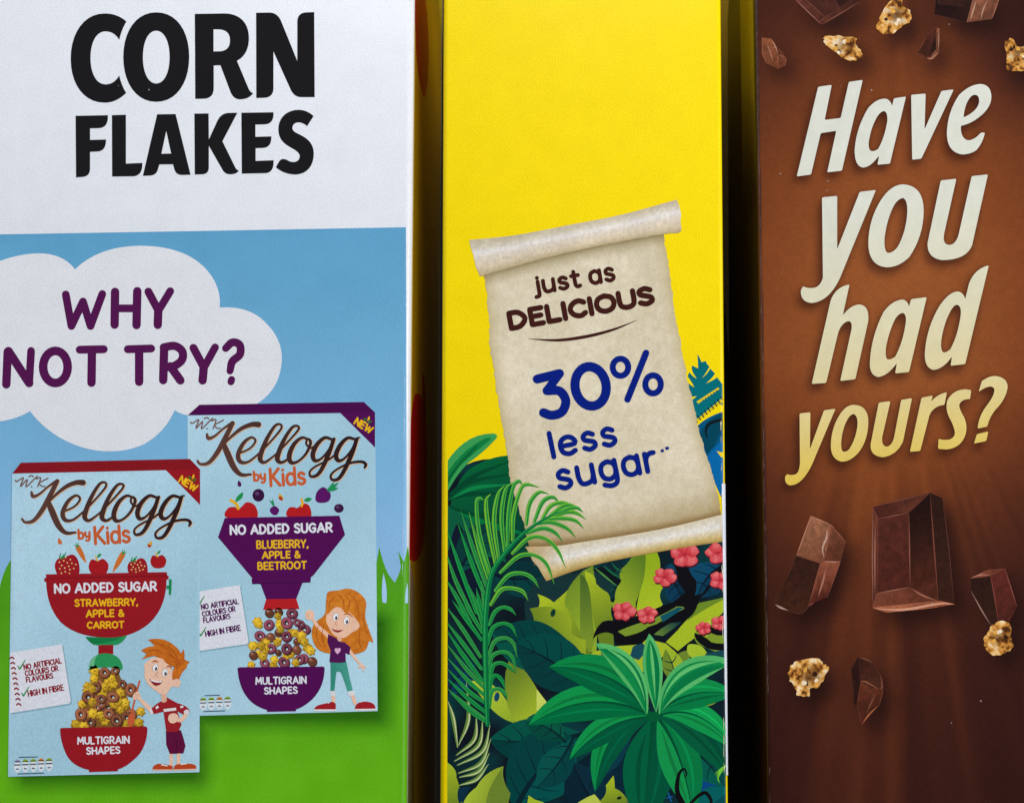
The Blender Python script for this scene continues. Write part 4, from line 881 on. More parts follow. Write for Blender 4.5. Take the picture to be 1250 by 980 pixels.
# parchment scroll
def torn(pts, amp, seed, step=3.2):
    P = np.array(pts, float); out = []
    for a, b in zip(P[:-1], P[1:]):
        n = max(1, int(np.linalg.norm(b - a) / step))
        for k in range(n): out.append(a + (b - a) * k / n)
    out.append(P[-1]); out = np.array(out)
    rr = np.random.RandomState(seed)
    return out + rr.uniform(-amp, amp, (len(out), 1)) * np.array([1, .15]) + ((vn(out[:, 1], out[:, 1] * 0, 9, seed) - .5) * amp * 3)[:, None] * np.array([1, 0])
Lft = torn([(588, 330), (594, 350), (598, 420), (607, 480), (616, 530), (624, 590), (640, 640), (652, 690)], .8, 1)
Rgt = torn([(883, 640), (877, 606), (868, 570), (852, 520), (837, 450), (824, 380), (815, 320), (809, 284)], .8, 2)
def topline(X): return np.interp(X, [586, 668, 740, 810], [337, 314.5, 298.5, 286])
def botline(X): return np.interp(X, [643, 713, 805, 884], [668, 661, 646, 628])
def edgeL(Y): return np.interp(Y, [330, 350, 420, 480, 530, 590, 640, 690], [588, 594, 598, 607, 616, 624, 640, 652])
def edgeR(Y): return np.interp(Y, [284, 320, 380, 450, 520, 570, 606, 640], [809, 815, 824, 837, 852, 868, 877, 883])
def paper(X, Y):
    g = vn(X, Y, 7, 11) * .35 + vn(X, Y, 2.6, 12) * .4 + vn(X, Y, 40, 13) * .45
    c = mix((206, 192, 158), (240, 228, 202), g)
    d = np.minimum(X - edgeL(Y), edgeR(Y) - X)
    c = mix((194, 176, 128), c, np.clip(d / 16, 0, 1) ** .7 * .75 + .25)
    t = np.clip((Y - topline(X)) / 17, 0, 1); c = mix((140, 122, 80), c, t ** .5)
    b = np.clip((botline(X) - Y) / 40, 0, 1); c = mix((150, 118, 62), c, .35 + .65 * b ** .7)
    b2 = np.clip((botline(X) - Y) / 8, 0, 1); return mix((120, 90, 46), c, .4 + .6 * b2)
sheet = np.vstack([Lft, [(700, 668), (800, 652), (883, 640)], Rgt, [(700, 300)]])
scr = part(ink('scroll', [sh([sheet], paper, res=3.0)], on(YEL, 2), yel, INK2, CR2, YB), 'unrolled beige parchment with blue and brown words')
UP = [(573, 293), (606, 290), (640, 285.5), (699, 274), (760, 262), (826, 244)]
DN = [(825, 285), (810, 286), (740, 298.5), (668, 314.5), (586, 337.5)]
roll = np.vstack([catmull(UP, 4), [(829, 251), (831.5, 262), (830.5, 270), (832, 281), (829, 284)], catmull(DN, 4), [(581, 326), (578, 312), (574, 300)]])
def rcol(X, Y):
    u = np.interp(X, [573, 606, 640, 699, 760, 826], [293, 290, 285.5, 274, 262, 244]); d = np.interp(X, [586, 668, 740, 810, 830], [337.5, 314.5, 298.5, 286, 283])
    t = (Y - u) / (d - u)
    c = ramp([(0, (202, 188, 158)), (.2, (220, 208, 184)), (.38, (242, 236, 230)), (.52, (230, 216, 198)), (.8, (222, 204, 174)), (1, (190, 170, 130))], t)
    return c * (0.94 + .12 * vn(X, Y, 2.6, 14))[:, None] * (0.96 + .08 * vn(X, Y, 30, 15))[:, None]
part(ink('top_roll', [sh([roll], rcol, res=3.0)], on(YEL, 3), scr, INK2, CR2, YB))
lo_up = [(641, 667), (680, 666), (713, 661), (805, 646), (889, 626)]; lo_dn = [(889, 660), (829, 669), (744, 685), (700, 697), (667, 709)]
lroll = np.vstack([catmull(lo_up, 4), catmull(lo_dn, 4), [(662, 701), (657, 692), (650, 684), (646, 675)]])
def lcol(X, Y):
    u = np.interp(X, [641, 680, 713, 805, 889], [667, 666, 661, 646, 626]); d = np.interp(X, [667, 700, 744, 829, 889], [709, 697, 685, 669, 660])
    t = (Y - u) / np.maximum(d - u, 1)
    c = ramp([(0, (224, 210, 178)), (.2, (226, 216, 196)), (.45, (240, 234, 226)), (.65, (226, 208, 166)), (.85, (206, 178, 110)), (1, (172, 140, 74))], t)
    c = mix((196, 168, 116), c, np.clip((X - u * 0 - 645) / 40, 0, 1))
    return c * (0.94 + .12 * vn(X, Y, 2.6, 16))[:, None]
part(ink('bottom_roll', [sh([lroll], lcol, res=3.0)], on(YEL, 4), scr, INK2, CR2, YB))
BRW = (66, 28, 22); BLU = (6, 32, 128)
t1 = text('just', (390, 546), (628, 505), 106, 20, Z7, gap=.26) + text('as', (666, 497), (804, 473), 110, 20, Z7, gap=.26)
t1 += text('DELICIOUS', (258, 728), (1004, 592), 105, 27, Z7, gap=.22)
t1 += stroke([(355, 765), (500, 772), (640, 755), (780, 720), (905, 671)], [1, 13, 16, 12, 1], Z7)
t2 = stroke([(313, 172), (402, 150)], 36, Z8) + stroke([(400, 153), (352, 218)], 34, Z8) + stroke([(352, 218), (402, 220), (427, 258), (412, 302), (372, 316), (338, 306)], 36, Z8)
t2 += ring(526, 201, 62, 79, 37, Z8, -.17) + ring(645, 125, 31, 34, 24, Z8) + stroke([(747, 68), (673, 253)], 26, Z8) + ring(775, 193, 31, 36, 24, Z8)
t2 += text('less', (372, 494), (640, 438), 118, 20, Z8, gap=.26) + text('sugar', (396, 622), (800, 541), 124, 20, Z8, gap=.26)
t2 += stroke([(806, 459), (818, 456)], 11, Z8, flat=True) + stroke([(824, 449), (838, 446)], 11, Z8, flat=True)
ink('lettering', [sh(t1, BRW), sh(t2, BLU)], on(YEL, 5), scr, INK2)

# palm frond in front of the scroll
s = []
FL = [  # base, middle, tip in the two sheets of the left side
 (Lf, (190, 1010), (110, 790), (40, 590)), (Lf, (180, 1040), (90, 860), (36, 700)), (Lf, (160, 1060), (90, 930), (36, 840)), (Lf, (232, 930), (165, 760), (95, 560)), (Lf, (240, 880), (170, 680), (112, 505)), (Lf, (252, 850), (205, 700), (152, 510)),
 (Lf, (262, 820), (205, 620), (190, 470), (205, 442), (230, 452)), (Lf, (285, 770), (250, 590), (238, 460), (262, 418)), (Lf, (300, 740), (278, 560), (295, 430), (330, 375)), (Lf, (330, 705), (315, 540), (335, 400), (375, 362)), (Lf, (345, 680), (350, 520), (372, 390), (400, 356), (418, 370)),
 (Lf, (370, 650), (375, 520), (410, 400), (440, 372), (500, 385)), (Lf, (440, 570), (455, 470), (500, 412), (550, 418)), (Lf, (480, 555), (520, 460), (570, 435), (605, 462)), (Lf, (520, 540), (560, 480), (620, 462), (680, 480)), (Lf, (560, 525), (620, 480), (660, 475), (705, 492)), (Lf, (590, 520), (640, 495), (690, 488), (722, 510)),
 (Lf, (560, 535), (640, 510), (690, 515), (735, 545)), (Lf, (530, 548), (600, 540), (680, 550), (725, 590)), (Lf, (480, 570), (560, 560), (640, 590), (685, 635)), (Lf, (440, 615), (520, 590), (580, 610), (620, 655)), (Lf, (370, 715), (450, 640), (530, 640), (595, 700), (632, 782)), (Lf, (310, 810), (400, 730), (480, 725), (540, 770), (578, 868)), (Lf, (285, 900), (350, 825), (420, 815), (470, 840), (502, 888)), (Lf, (262, 970), (310, 900), (360, 888), (420, 905), (448, 950)),
 (Lg, (255, 90), (280, 30), (320, 4), (360, 14), (388, 44)), (Lg, (245, 190), (270, 110), (320, 84), (365, 100), (392, 152)), (Lg, (250, 250), (280, 175), (335, 156), (375, 185), (392, 252)), (Lg, (250, 320), (270, 245), (330, 226), (370, 255), (388, 330)), (Lg, (255, 390), (270, 300), (310, 280), (352, 300), (384, 330)), (Lg, (255, 440), (265, 360), (292, 344), (318, 370), (332, 410)), (Lg, (255, 500), (265, 425), (300, 410), (330, 430), (345, 460)),
 (Lg, (220, 130), (150, 10), (120, -60)), (Lg, (215, 165), (130, 50), (70, -30)), (Lg, (210, 250), (120, 110), (40, 0)), (Lg, (215, 310), (120, 180), (36, 70)), (Lg, (220, 370), (130, 250), (36, 110)), (Lg, (225, 400), (140, 310), (36, 180)), (Lg, (230, 440), (150, 370), (36, 245)), (Lg, (235, 480), (150, 420), (36, 300)), (Lg, (240, 530), (140, 450), (36, 350)), (Lg, (245, 570), (150, 500), (36, 400)), (Lg, (250, 580), (160, 520), (60, 430)),
 (Lg, (225, 60), (205, -20), (190, -90)), (Lg, (232, 20), (225, -60), (215, -130)), (Lg, (222, 100), (190, -10), (150, -110))]
for k, q in enumerate(FL):
    T, pts = q[0], q[1:]
    g = (k * 37 % 10) / 10
    lt = (84 + 40 * g, 176 + 14 * g, 62 - 14 * g) if T is Lf and k > 4 else (30 + 40 * g, 152, 70)
    n = len(pts); wv = [16, 22] + [18] * max(0, n - 3) + [1.5] if n > 3 else [16, 21, 1.5]
    s.append(sh(stroke(pts, wv, T, n=5), lt)); s.append(sh(stroke([(x + 2.5, y + 2.5) for x, y in pts], [v * .36 for v in wv], T, n=5), (14, 124 + 12 * g, 62)))
sp = np.vstack([tr([(245, 590), (240, 450), (236, 300), (234, 150), (238, 20)], Lg), tr([(262, 830), (325, 725), (430, 612), (560, 528), (650, 500)], Lf)])
s.append(sh(stroke(sp, [5, 7, 7, 6, 4, 1]), (6, 112, 62))); s.append(sh(stroke(sp + np.array([-1.0, -.4]), [1.2, 2, 2, 1.6, 1, .4]), (40, 160, 80)))
part(ink('palm_frond', s, on(YEL, 6), yel, INK2, CR2, YB), 'feathery light green frond reaching over the scroll')

# bare board showing along the rounded edge, low on the right
px, py = YEL.world2px(np.array([YEL.hw - YEL.rad * .75, YEL.hw + YEL.rad * .9, YEL.hw + YEL.rad * .9, YEL.hw - YEL.rad * .4]), np.array([.140, .140, .070, .070]))
ink('bare_edge', [sh([np.stack([px, py], 1)], (222, 226, 236))], on(YEL, 7), yel, INK2, CR2)

# ================================================================== BOX 3: brown chocolate carton
INK3 = card('printed_card_brown_box', speck=0.14, speckcol=(.32, .26, .22), grain=.14, wave=.2)
INK3L = card('cream_lettering_ink', grain=.03, bump=.05, wave=.15)
brn = root(BRN, 'dark brown cereal box printed with cream lettering and pieces of chocolate')
carton(BRN, brn, card('brown_carton_board', (52, 26, 22), rough=.28, spec=.5, grain=.15))
CR3 = BRN.creases()
A0, A1, A2, A3 = (920, 0, .264), (920, 220, .264), (920, 440, .264), (920, 580, .3264)
LET = [path(q, T, 8, 7) for q, T in (
 ('M298 403 L361 394 L328 556 L402 547 L440 380 L504 371 L408 790 L340 798 L382 606 L310 617 L265 808 L199 817 Z', A0),
 ('M640 492 L648 456 L704 448 L630 758 L572 763 L580 720 Q540 775 505 776 Q465 770 467 690 Q475 590 530 500 Q570 455 610 458 Q632 462 640 492 Z M603 515 Q620 520 618 560 Q605 640 575 690 Q555 705 540 698 Q528 685 533 650 Q545 580 575 535 Q590 515 603 515 Z', A0),
 ('M728 440 L795 434 L790 600 L868 422 L925 415 L775 735 L733 740 Z', A0),
 ('M1052 390 Q1098 395 1099 450 Q1098 500 1040 545 Q1000 575 958 583 Q955 640 990 650 Q1020 650 1050 615 L1069 614 Q1060 660 1030 695 Q1000 716 962 715 Q895 705 893 620 Q895 520 950 440 Q1000 390 1052 390 Z M1022 440 Q1045 440 1042 475 Q1035 515 970 545 Q975 490 995 460 Q1008 440 1022 440 Z', A0),
 ('M316 80 L386 73 L386 320 L490 55 L565 46 L400 450 Q350 560 270 568 Q215 565 218 510 L228 491 Q250 502 280 498 Q310 490 320 450 Z', A1),
 ('M690 20 Q785 25 786 140 Q785 260 720 355 Q670 405 612 403 Q530 395 530 290 Q532 180 590 90 Q635 22 690 20 Z M690 83 Q712 90 710 150 Q705 240 665 310 Q640 340 618 336 Q602 325 605 270 Q615 180 650 115 Q670 85 690 83 Z', A1),
 ('M865 2 L937 -6 L880 250 Q872 298 905 300 Q935 298 948 250 L1008 -18 L1083 -26 L1010 300 Q985 370 870 370 Q800 360 804 290 Z', A1),
 ('M268 942 L355 560 Q375 495 443 482 L412 625 Q450 575 490 575 Q535 580 530 650 L470 920 L400 928 L452 690 Q458 650 435 652 Q400 665 388 715 L335 937 Z', A1),
 ('M718 585 L728 550 L800 541 L718 887 L654 893 L662 845 Q620 905 575 910 Q530 900 538 830 Q545 720 600 610 Q640 555 690 552 Q712 558 718 585 Z M690 614 Q708 620 703 660 Q690 750 655 815 Q635 832 618 828 Q606 815 612 770 Q625 700 655 640 Q672 615 690 614 Z', A1),
 ('M978 550 L995 480 Q1020 410 1087 394 L978 850 L910 858 L917 815 Q875 875 830 877 Q785 865 792 790 Q800 680 860 580 Q905 515 945 515 Q970 520 978 550 Z M940 576 Q962 580 957 625 Q945 715 910 780 Q890 800 875 795 Q862 780 868 735 Q880 660 910 605 Q925 577 940 576 Z', A1),
 ('M212 245 L262 239 L260 410 L325 230 L378 223 L270 480 Q225 575 170 577 Q140 572 146 535 L155 525 Q175 533 195 525 Q212 515 214 470 Z', A2),
 ('M460 205 Q530 205 530 285 Q528 370 485 425 Q445 470 405 467 Q352 455 357 380 Q362 300 405 240 Q430 207 460 205 Z M462 248 Q482 252 480 300 Q472 365 440 412 Q425 425 412 420 Q402 410 405 370 Q412 305 438 265 Q450 248 462 248 Z', A2),
 ('M578 195 L632 188 L594 355 Q590 395 615 398 Q640 395 650 350 L682 182 L732 174 L690 375 Q660 440 595 447 Q535 440 541 385 Z', A2),
 ('M776 172 L828 162 L820 190 Q850 155 893 147 L882 205 Q830 210 812 255 L770 418 L722 422 Z', A2),
 ('M1006 137 L1000 178 Q960 178 950 205 Q950 225 972 260 Q990 300 980 340 Q960 405 890 411 L852 408 L855 362 Q880 370 905 365 Q932 355 930 330 Q925 300 905 265 Q885 225 895 185 Q920 135 980 133 Z', A2),
 ('M1040 145 L1055 95 Q1090 70 1120 72 Q1175 80 1174 125 Q1165 180 1120 225 Q1090 260 1080 305 L1035 315 Q1040 255 1080 205 Q1118 155 1112 130 Q1095 105 1040 145 Z', A2), ('M1032 340 L1085 328 L1075 372 L1018 384 Z', A2))]

# chocolate pieces: outline + facets; crunchy clusters: outline
CH = [  # (sheet, outline, [(facet, colour a, colour b, from, to)])
 (A3, [(213, 152), (293, 185), (302, 200), (345, 250), (325, 322), (275, 455), (225, 475), (180, 520), (130, 508), (75, 480), (125, 380), (160, 300)],
  [([(213, 152), (290, 185), (262, 320), (248, 330), (160, 300)], (168, 120, 98), (128, 82, 64)), ([(290, 185), (302, 200), (345, 250), (325, 322), (262, 320)], (132, 84, 66), (104, 60, 46)),
   ([(160, 300), (248, 330), (205, 488), (180, 520), (130, 508), (75, 480), (125, 380)], (54, 30, 24), (70, 40, 28)), ([(248, 330), (262, 320), (325, 322), (275, 455), (225, 475), (205, 488)], (150, 92, 74), (92, 44, 36))]),
 (A3, [(445, 118), (660, 65), (705, 85), (752, 482), (690, 492), (500, 512), (445, 495)],
  [([(660, 65), (705, 85), (752, 482), (690, 470)], (46, 26, 22), (62, 36, 26)), ([(445, 118), (660, 65), (580, 140), (465, 162)], (74, 36, 32), (96, 54, 44)), ([(445, 118), (465, 162), (462, 440), (445, 495)], (112, 64, 52), (86, 46, 38)),
   ([(465, 162), (580, 140), (585, 418), (462, 440)], (88, 46, 40), (82, 40, 34)), ([(580, 140), (660, 65), (690, 470), (585, 418)], (34, 17, 14), (92, 47, 36)), ([(462, 440), (585, 418), (690, 470), (445, 495)], (124, 72, 56), (96, 52, 42)), ([(445, 495), (690, 470), (752, 482), (690, 492), (500, 512)], (176, 114, 88), (132, 76, 56))]),
 (A3, [(810, 385), (880, 352), (940, 348), (985, 490), (950, 560), (915, 545), (890, 565), (810, 430)],
  [([(810, 385), (880, 352), (940, 348), (885, 375)], (140, 82, 66), (110, 60, 50)), ([(810, 385), (885, 375), (915, 545), (890, 565), (810, 430)], (44, 24, 20), (58, 34, 26)), ([(885, 375), (940, 348), (985, 490), (950, 560), (915, 545)], (98, 46, 40), (84, 40, 34))]),
 (A3, [(390, 680), (445, 700), (475, 745), (485, 790), (470, 860), (405, 935), (375, 850), (365, 720)],
  [([(390, 680), (445, 700), (475, 745), (485, 790), (440, 800), (400, 770)], (62, 32, 28), (84, 48, 36)), ([(390, 680), (400, 770), (385, 860), (375, 850), (365, 720)], (50, 26, 24), (44, 22, 20)), ([(400, 770), (440, 800), (485, 790), (470, 860), (405, 935), (385, 860)], (104, 56, 40), (76, 38, 28))]),
 (A0, [(170, -20), (300, 105), (318, 115), (490, 10), (500, -30)], [([(170, -20), (300, 105), (330, 80), (220, -20)], (112, 66, 56), (84, 46, 40)), ([(300, 105), (318, 115), (490, 10), (470, -10), (330, 80)], (96, 54, 44), (70, 38, 32)), ([(220, -20), (330, 80), (400, 40), (360, -20)], (70, 38, 34), (80, 44, 38)), ([(360, -20), (400, 40), (470, -10), (500, -30)], (50, 28, 26), (60, 32, 28))]),
 (A0, [(845, -20), (835, 68), (985, 105), (1100, 90), (1140, -20)], [([(845, -20), (835, 68), (985, 105), (1020, -20)], (34, 18, 18), (44, 24, 20)), ([(1020, -20), (985, 105), (1100, 90), (1140, -20)], (148, 100, 80), (110, 70, 56)), ([(860, -20), (850, 20), (1000, 40), (1015, -20)], (60, 34, 30), (50, 28, 24))]),
 (A0, [(758, 245), (800, 165), (848, 130), (862, 140), (858, 240), (830, 275), (800, 268)], [([(758, 245), (800, 165), (848, 130), (835, 200), (820, 262), (800, 268)], (66, 34, 26), (78, 42, 32)), ([(848, 130), (862, 140), (858, 240), (830, 275), (800, 268), (820, 262), (845, 230)], (134, 88, 66), (110, 66, 50)), ([(835, 170), (850, 150), (848, 225), (828, 255), (815, 240)], (40, 22, 18), (48, 26, 20))]),
 (A0, [(38, 175), (80, 180), (115, 225), (150, 270), (145, 305), (110, 320), (60, 295), (38, 250)], [([(38, 175), (80, 180), (112, 250), (110, 320), (60, 295), (38, 250)], (142, 90, 66), (112, 66, 46)), ([(80, 180), (115, 225), (150, 270), (145, 305), (110, 320), (112, 250)], (84, 46, 36), (120, 70, 50))]),
]
CLU = [(A3, [(135, 720), (160, 690), (235, 682), (262, 705), (282, 720), (262, 760), (240, 790), (210, 800), (208, 822), (165, 822), (155, 790), (132, 760)], 1),
       (A3, [(890, 560), (930, 542), (962, 560), (962, 600), (968, 640), (940, 665), (905, 676), (868, 655), (860, 610), (875, 590)], 2),
       (A0, [(630, 8), (680, 2), (692, 30), (722, 50), (726, 100), (690, 120), (655, 150), (615, 160), (570, 130), (582, 85), (600, 45)], 3),
       (A0, [(326, 180), (350, 168), (440, 170), (472, 180), (474, 205), (496, 240), (494, 275), (445, 282), (400, 262), (355, 225), (330, 205)], 4),
       (A0, [(1158, 205), (1195, 180), (1220, 215), (1275, 220), (1290, 300), (1240, 330), (1170, 325), (1172, 270)], 5)]
GX0, GX1, GY0, GY1, GST = 922, 1298, -300, 1285, 2.5
gx = np.linspace(GX0, GX1, int((GX1 - GX0) / GST) + 1); gy = np.linspace(-40, 1020, int(1060 / GST) + 1)
MX, MY = np.meshgrid(gx, gy)
def blur(a, n, it=3):
    for _ in range(it):
        for ax in (0, 1):
            k = np.zeros_like(a)
            for d in range(-n, n + 1): k += np.roll(a, d, ax)
            a = k / (2 * n + 1)
    return a
pm = np.stack([MX.ravel(), MY.ravel()], 1)
mask = np.zeros(len(pm), bool)
for c in LET: mask |= inside(pm, c, 'eo')
mask = mask.reshape(MX.shape).astype(float)
dropL = np.maximum(blur(np.roll(mask, (1, -1), (0, 1)), 1, 3), .8 * blur(np.roll(mask, (3, -2), (0, 1)), 2, 2))
mk = np.zeros(len(pm), bool)
for T, o, f in CH: mk |= inside(pm, [tr(o, T)], 'nz')
for T, o, sd in CLU: mk |= inside(pm, blob(o, T), 'nz')
mk = mk.reshape(MX.shape).astype(float)
dropC = np.clip(1.15 * blur(np.roll(mk, (6, 4), (0, 1)), 4, 3), 0, 1)
def samp(M, X, Y):
    i = np.clip(np.round((Y + 40) / 1060 * (M.shape[0] - 1)).astype(int), 0, M.shape[0] - 1); j = np.clip(np.round((X - GX0) / (GX1 - GX0) * (M.shape[1] - 1)).astype(int), 0, M.shape[1] - 1)
    return M[i, j]
def choc(X, Y):
    v = np.interp(Y, [-60, 30, 110, 200, 300, 440, 540, 620, 700, 800, 980], [.34, .48, .66, .84, .98, .98, .80, .62, .46, .38, .30])
    cx = 1090; wdt = np.interp(Y, [0, 200, 450, 600, 980], [150, 190, 210, 130, 110])
    h = np.exp(-((X - cx) / wdt) ** 2)
    b = v * (.50 + .55 * h) - .04
    # light rays fanning out downwards
    ang = np.arctan2(X - 1088, np.maximum(Y - 330, 60))
    ray = vn(ang * 100, Y * 0, 5.0, 21) * .6 + vn(ang * 100, Y * 0, 2.2, 22) * .4
    b = b + np.clip((Y - 520) / 90, 0, 1) * (ray - .42) * .42 * np.exp(-((X - 1095) / 120) ** 2)
    rayu = vn(X, Y * 0, 11, 23); b = b + np.clip((140 - Y) / 120, 0, 1) * (rayu - .4) * .22 * np.exp(-((X - 1120) / 60) ** 2)
    b = b * (1 - .55 * np.clip((X - 1160) / 90, 0, 1) * np.clip((170 - Y) / 100, 0, 1))
    c = ramp([(0, (38, 16, 13)), (.22, (62, 28, 20)), (.45, (98, 48, 26)), (.7, (128, 66, 31)), (1, (154, 86, 42))], b)
    dl = samp(dropL, X, Y); dc = samp(dropC, X, Y)
    c = c * (1 - .72 * np.clip(dl, 0, 1)[..., None]) + np.array((30, 9, 8)) * .72 * np.clip(dl, 0, 1)[..., None]
    c = c * (1 - .7 * dc[..., None]) + np.array((30, 12, 10)) * .7 * dc[..., None]
    return c * (.97 + .06 * vn(X, Y, 5, 24))[..., None]
grd = part(grid_sheet('chocolate_print', BRN, 1, brn, INK3, GX0 + 3, GX1 - 6, GY0 + 15, GY1 - 15, 2.5, choc), 'brown printed ground with light rays')
def letc(X, Y): return ramp([(0, (226, 226, 216)), (250, (224, 224, 208)), (360, (226, 220, 190)), (470, (228, 212, 160)), (520, (230, 206, 128)), (590, (232, 196, 74))], Y + (X - 1080) * .12) * (.98 + .04 * vn(X, Y, 6, 30))[:, None]
part(ink('lettering', [sh(c, letc, 'eo', 9) for c in LET], on(BRN, 3), brn, INK3L), 'cream slanted words Have you had yours?')

GLINT = {0: [([(275, 200), (272, 235), (258, 270), (262, 310)], (190, 150, 130), 8), ([(262, 322), (290, 324), (325, 322)], (176, 124, 104), 5), ([(250, 335), (240, 380), (215, 470)], (136, 76, 60), 4), ([(80, 482), (100, 494), (130, 505)], (170, 140, 126), 9), ([(270, 345), (258, 400), (240, 455)], (168, 110, 90), 9)],
         1: [([(580, 142), (583, 280), (585, 416)], (140, 84, 68), 5), ([(660, 68), (674, 260), (690, 468)], (128, 70, 54), 5), ([(446, 122), (444, 300), (446, 490)], (140, 92, 78), 6), ([(466, 162), (520, 152), (580, 140)], (134, 82, 68), 4), ([(464, 440), (520, 430), (585, 418)], (150, 96, 78), 5),
             ([(450, 498), (560, 502), (690, 480), (748, 482)], (214, 152, 122), 9), ([(706, 90), (728, 260), (750, 476)], (92, 54, 42), 4), ([(446, 118), (550, 92), (658, 66)], (112, 62, 50), 5), ([(455, 180), (453, 300), (454, 460)], (150, 96, 80), 7), ([(590, 422), (630, 448), (688, 470)], (160, 102, 80), 7)],
         2: [([(812, 384), (850, 372), (885, 374)], (176, 116, 96), 6), ([(886, 376), (900, 450), (914, 540)], (124, 66, 56), 4), ([(812, 430), (850, 500), (888, 562)], (150, 116, 100), 6), ([(940, 350), (962, 420), (984, 488)], (140, 80, 68), 4)],
         3: [([(398, 770), (420, 772), (470, 800)], (140, 84, 62), 7), ([(405, 930), (430, 895), (468, 858)], (166, 96, 60), 7), ([(420, 890), (440, 850), (455, 815)], (132, 80, 58), 5), ([(392, 682), (420, 688), (446, 702)], (120, 76, 62), 5), ([(470, 800), (480, 790), (474, 748)], (134, 84, 66), 4)],
         4: [([(190, -5), (250, 55), (310, 112)], (150, 98, 82), 6), ([(320, 112), (400, 65), (488, 10)], (130, 80, 66), 5), ([(222, -18), (280, 35), (332, 80)], (112, 66, 56), 4)],
         5: [([(838, 66), (910, 88), (984, 104)], (78, 44, 38), 4), ([(1030, 0), (1015, 50), (1000, 98)], (190, 146, 122), 8), ([(1080, 0), (1060, 50), (1050, 92)], (180, 136, 112), 8), ([(1110, 10), (1100, 50), (1088, 90)], (96, 58, 46), 8)],
         6: [([(850, 135), (856, 190), (852, 236)], (170, 120, 96), 5), ([(800, 268), (822, 272), (852, 240)], (186, 134, 104), 6), ([(802, 168), (780, 205), (762, 244)], (116, 66, 50), 4)],
         7: [([(82, 182), (100, 215), (112, 250)], (188, 134, 106), 6), ([(60, 200), (75, 240), (90, 290)], (172, 118, 92), 6), ([(112, 252), (130, 262), (148, 272)], (150, 98, 76), 4)]}
for k, (T, o, fac) in enumerate(CH):
    s = [sh([orient(tr(o, T))], (58, 30, 26))]
    for q, ca, cb in fac:
        P = tr(q, T); lo, hi = P[0], P[len(P) // 2]
        gcol_ = lgrad(ca, cb, lo, hi)
        s.append(sh([orient(P)], (lambda g, kk: lambda X, Y: g(X, Y) * np.array((.98, .90, .80)) * (.74 + .24 * vn(X, Y, 2.2, kk) + .22 * vn(X * .4 + Y, Y * .3 - X, 6, kk + 9))[:, None])(gcol_, k), res=3))
    for q, ca, cb in fac:
        P = tr(q, T)
        for i in range(len(P)):
            a, b = P[i], P[(i + 1) % len(P)]
            wv = .4 + .8 * ((i * 7 + len(q) * 3 + k * 5) % 4) / 3
            if (i * 5 + k * 3 + len(q)) % 3 == 0: continue
            s.append(sh(stroke([a, a * .6 + b * .4 + .15, b], [.25, wv, .25]), np.minimum((np.array(ca) * .6 + np.array(cb) * .6) * 1.0 + (12, 6, 3), 205)))
    for p, c, wv in GLINT.get(k, ()): s.append(sh(stroke(p, [.3, wv, wv * .8, .3], T, n=3), c))
    ink('chocolate_piece', s, on(BRN, 2), brn, INK3)
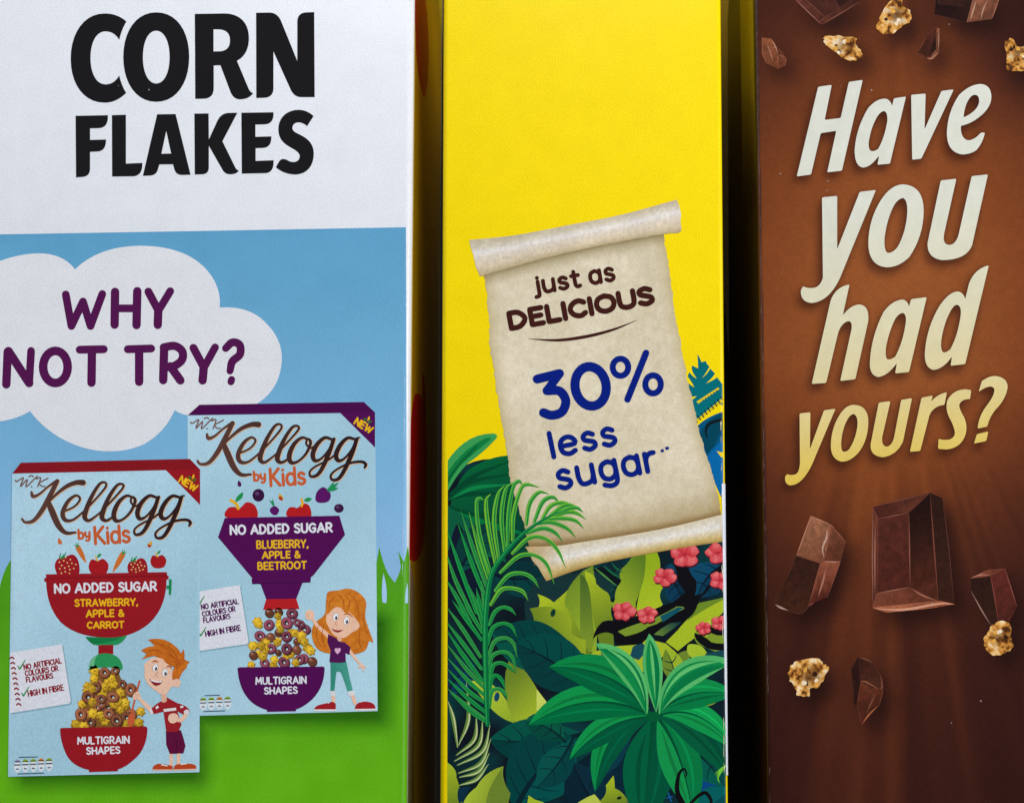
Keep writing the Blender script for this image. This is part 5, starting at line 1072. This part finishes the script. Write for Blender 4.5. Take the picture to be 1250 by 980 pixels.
for T, o, sd in CLU:
    base = np.array(catmull(o, 4, True)); rr = np.random.RandomState(sd)
    cen = base.mean(0); base = cen + (base - cen) * (1 + rr.uniform(-.07, .07, (len(base), 1)))
    P = tr(base, T); c0 = tr([cen], T)[0]; R = np.linalg.norm(P - c0, axis=1).mean()
    def cc(X, Y, sd=sd, c0=c0, R=R):
        n = vn(X, Y, 6.5, sd) * .62 + vn(X, Y, 2.4, sd + 5) * .38
        lightc = ramp([(0, (44, 24, 14)), (.25, (110, 64, 26)), (.40, (206, 138, 56)), (.55, (238, 180, 96)), (.74, (250, 222, 178)), (1, (254, 242, 226))], n)
        pit = np.exp(-(((X - c0[0] - R * .15) ** 2 + (Y - c0[1] + R * .1) ** 2) / (R * .52) ** 2)) * (vn(X, Y, 6, sd + 3) + .2)
        return lightc * np.stack([1 - .62 * np.clip(pit, 0, 1), 1 - .72 * np.clip(pit, 0, 1), 1 - .82 * np.clip(pit, 0, 1)], -1)
    s = [sh([orient(P)], cc, res=1.3)]
    for k in range(7):
        a = rr.uniform(0, 6.28); q = c0 + R * .5 * np.array([math.cos(a), math.sin(a)]) * rr.uniform(.6, 1.2)
        s.append(sh(blob([q + rr.uniform(.8, 1.9) * R * .09 * np.array([math.cos(t), math.sin(t)]) for t in np.linspace(0, 6.28, 6)[:-1]]), [(54, 28, 16), (246, 226, 196), (228, 168, 74), (196, 130, 58)][k % 4]))
    ink('cereal_cluster', s, on(BRN, 4), brn, INK3)
def worn(box, sgn, y0, y1, col, n, seed, wide=1.0, pos=.5):
    rr = np.random.RandomState(seed); con = []; y = y0
    lx = sgn * (box.hw - box.rad * (1 - pos))
    (a, b), (y_a, y_b) = box.world2px(np.array([lx, lx]), np.array([.02, .30]))
    for _ in range(n):
        y = rr.uniform(y0, y1); L = rr.uniform(3, 26); x = a + (b - a) * (y - y_a) / (y_b - y_a)
        q = [(x + rr.normal(0, .35) * wide, y + L * t) for t in (0, .33, .66, 1)]
        con += stroke(q, [.2, rr.uniform(.4, 1.3) * wide, rr.uniform(.3, 1.1) * wide, .2], PX, n=3)
    return sh(con, col)
ink('worn_fold', [worn(BRN, -1, -20, 1010, (112, 84, 80), 70, 1, 1.0, .45)], on(BRN, 5), brn, INK3, CR3)
ink('worn_fold', [worn(YEL, 1, 380, 1000, (226, 222, 190), 16, 2, .6, .2)], on(YEL, 8), yel, INK2, CR2)
ink('worn_fold', [worn(CORN, 1, 300, 700, (204, 218, 236), 12, 4, .5, .15)], on(CORN, 4), corn, INK1, CR1)
# the wide face towards the gap
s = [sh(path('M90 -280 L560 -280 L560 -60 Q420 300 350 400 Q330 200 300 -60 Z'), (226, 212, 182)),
     sh(path('M4 -280 L150 -280 L150 250 L4 250 Z'), lambda X, Y: mix((196, 184, 50), (52, 28, 22), (Y - 60) / 150), res=30)]  # olive band: reflection of the yellow carton put into the colour, fading downwards
part(ink('front_face_colour', s, gapface(BRN, -1, 1), brn, GLOSS), 'cream wedge and painted olive reflection facing the gap')
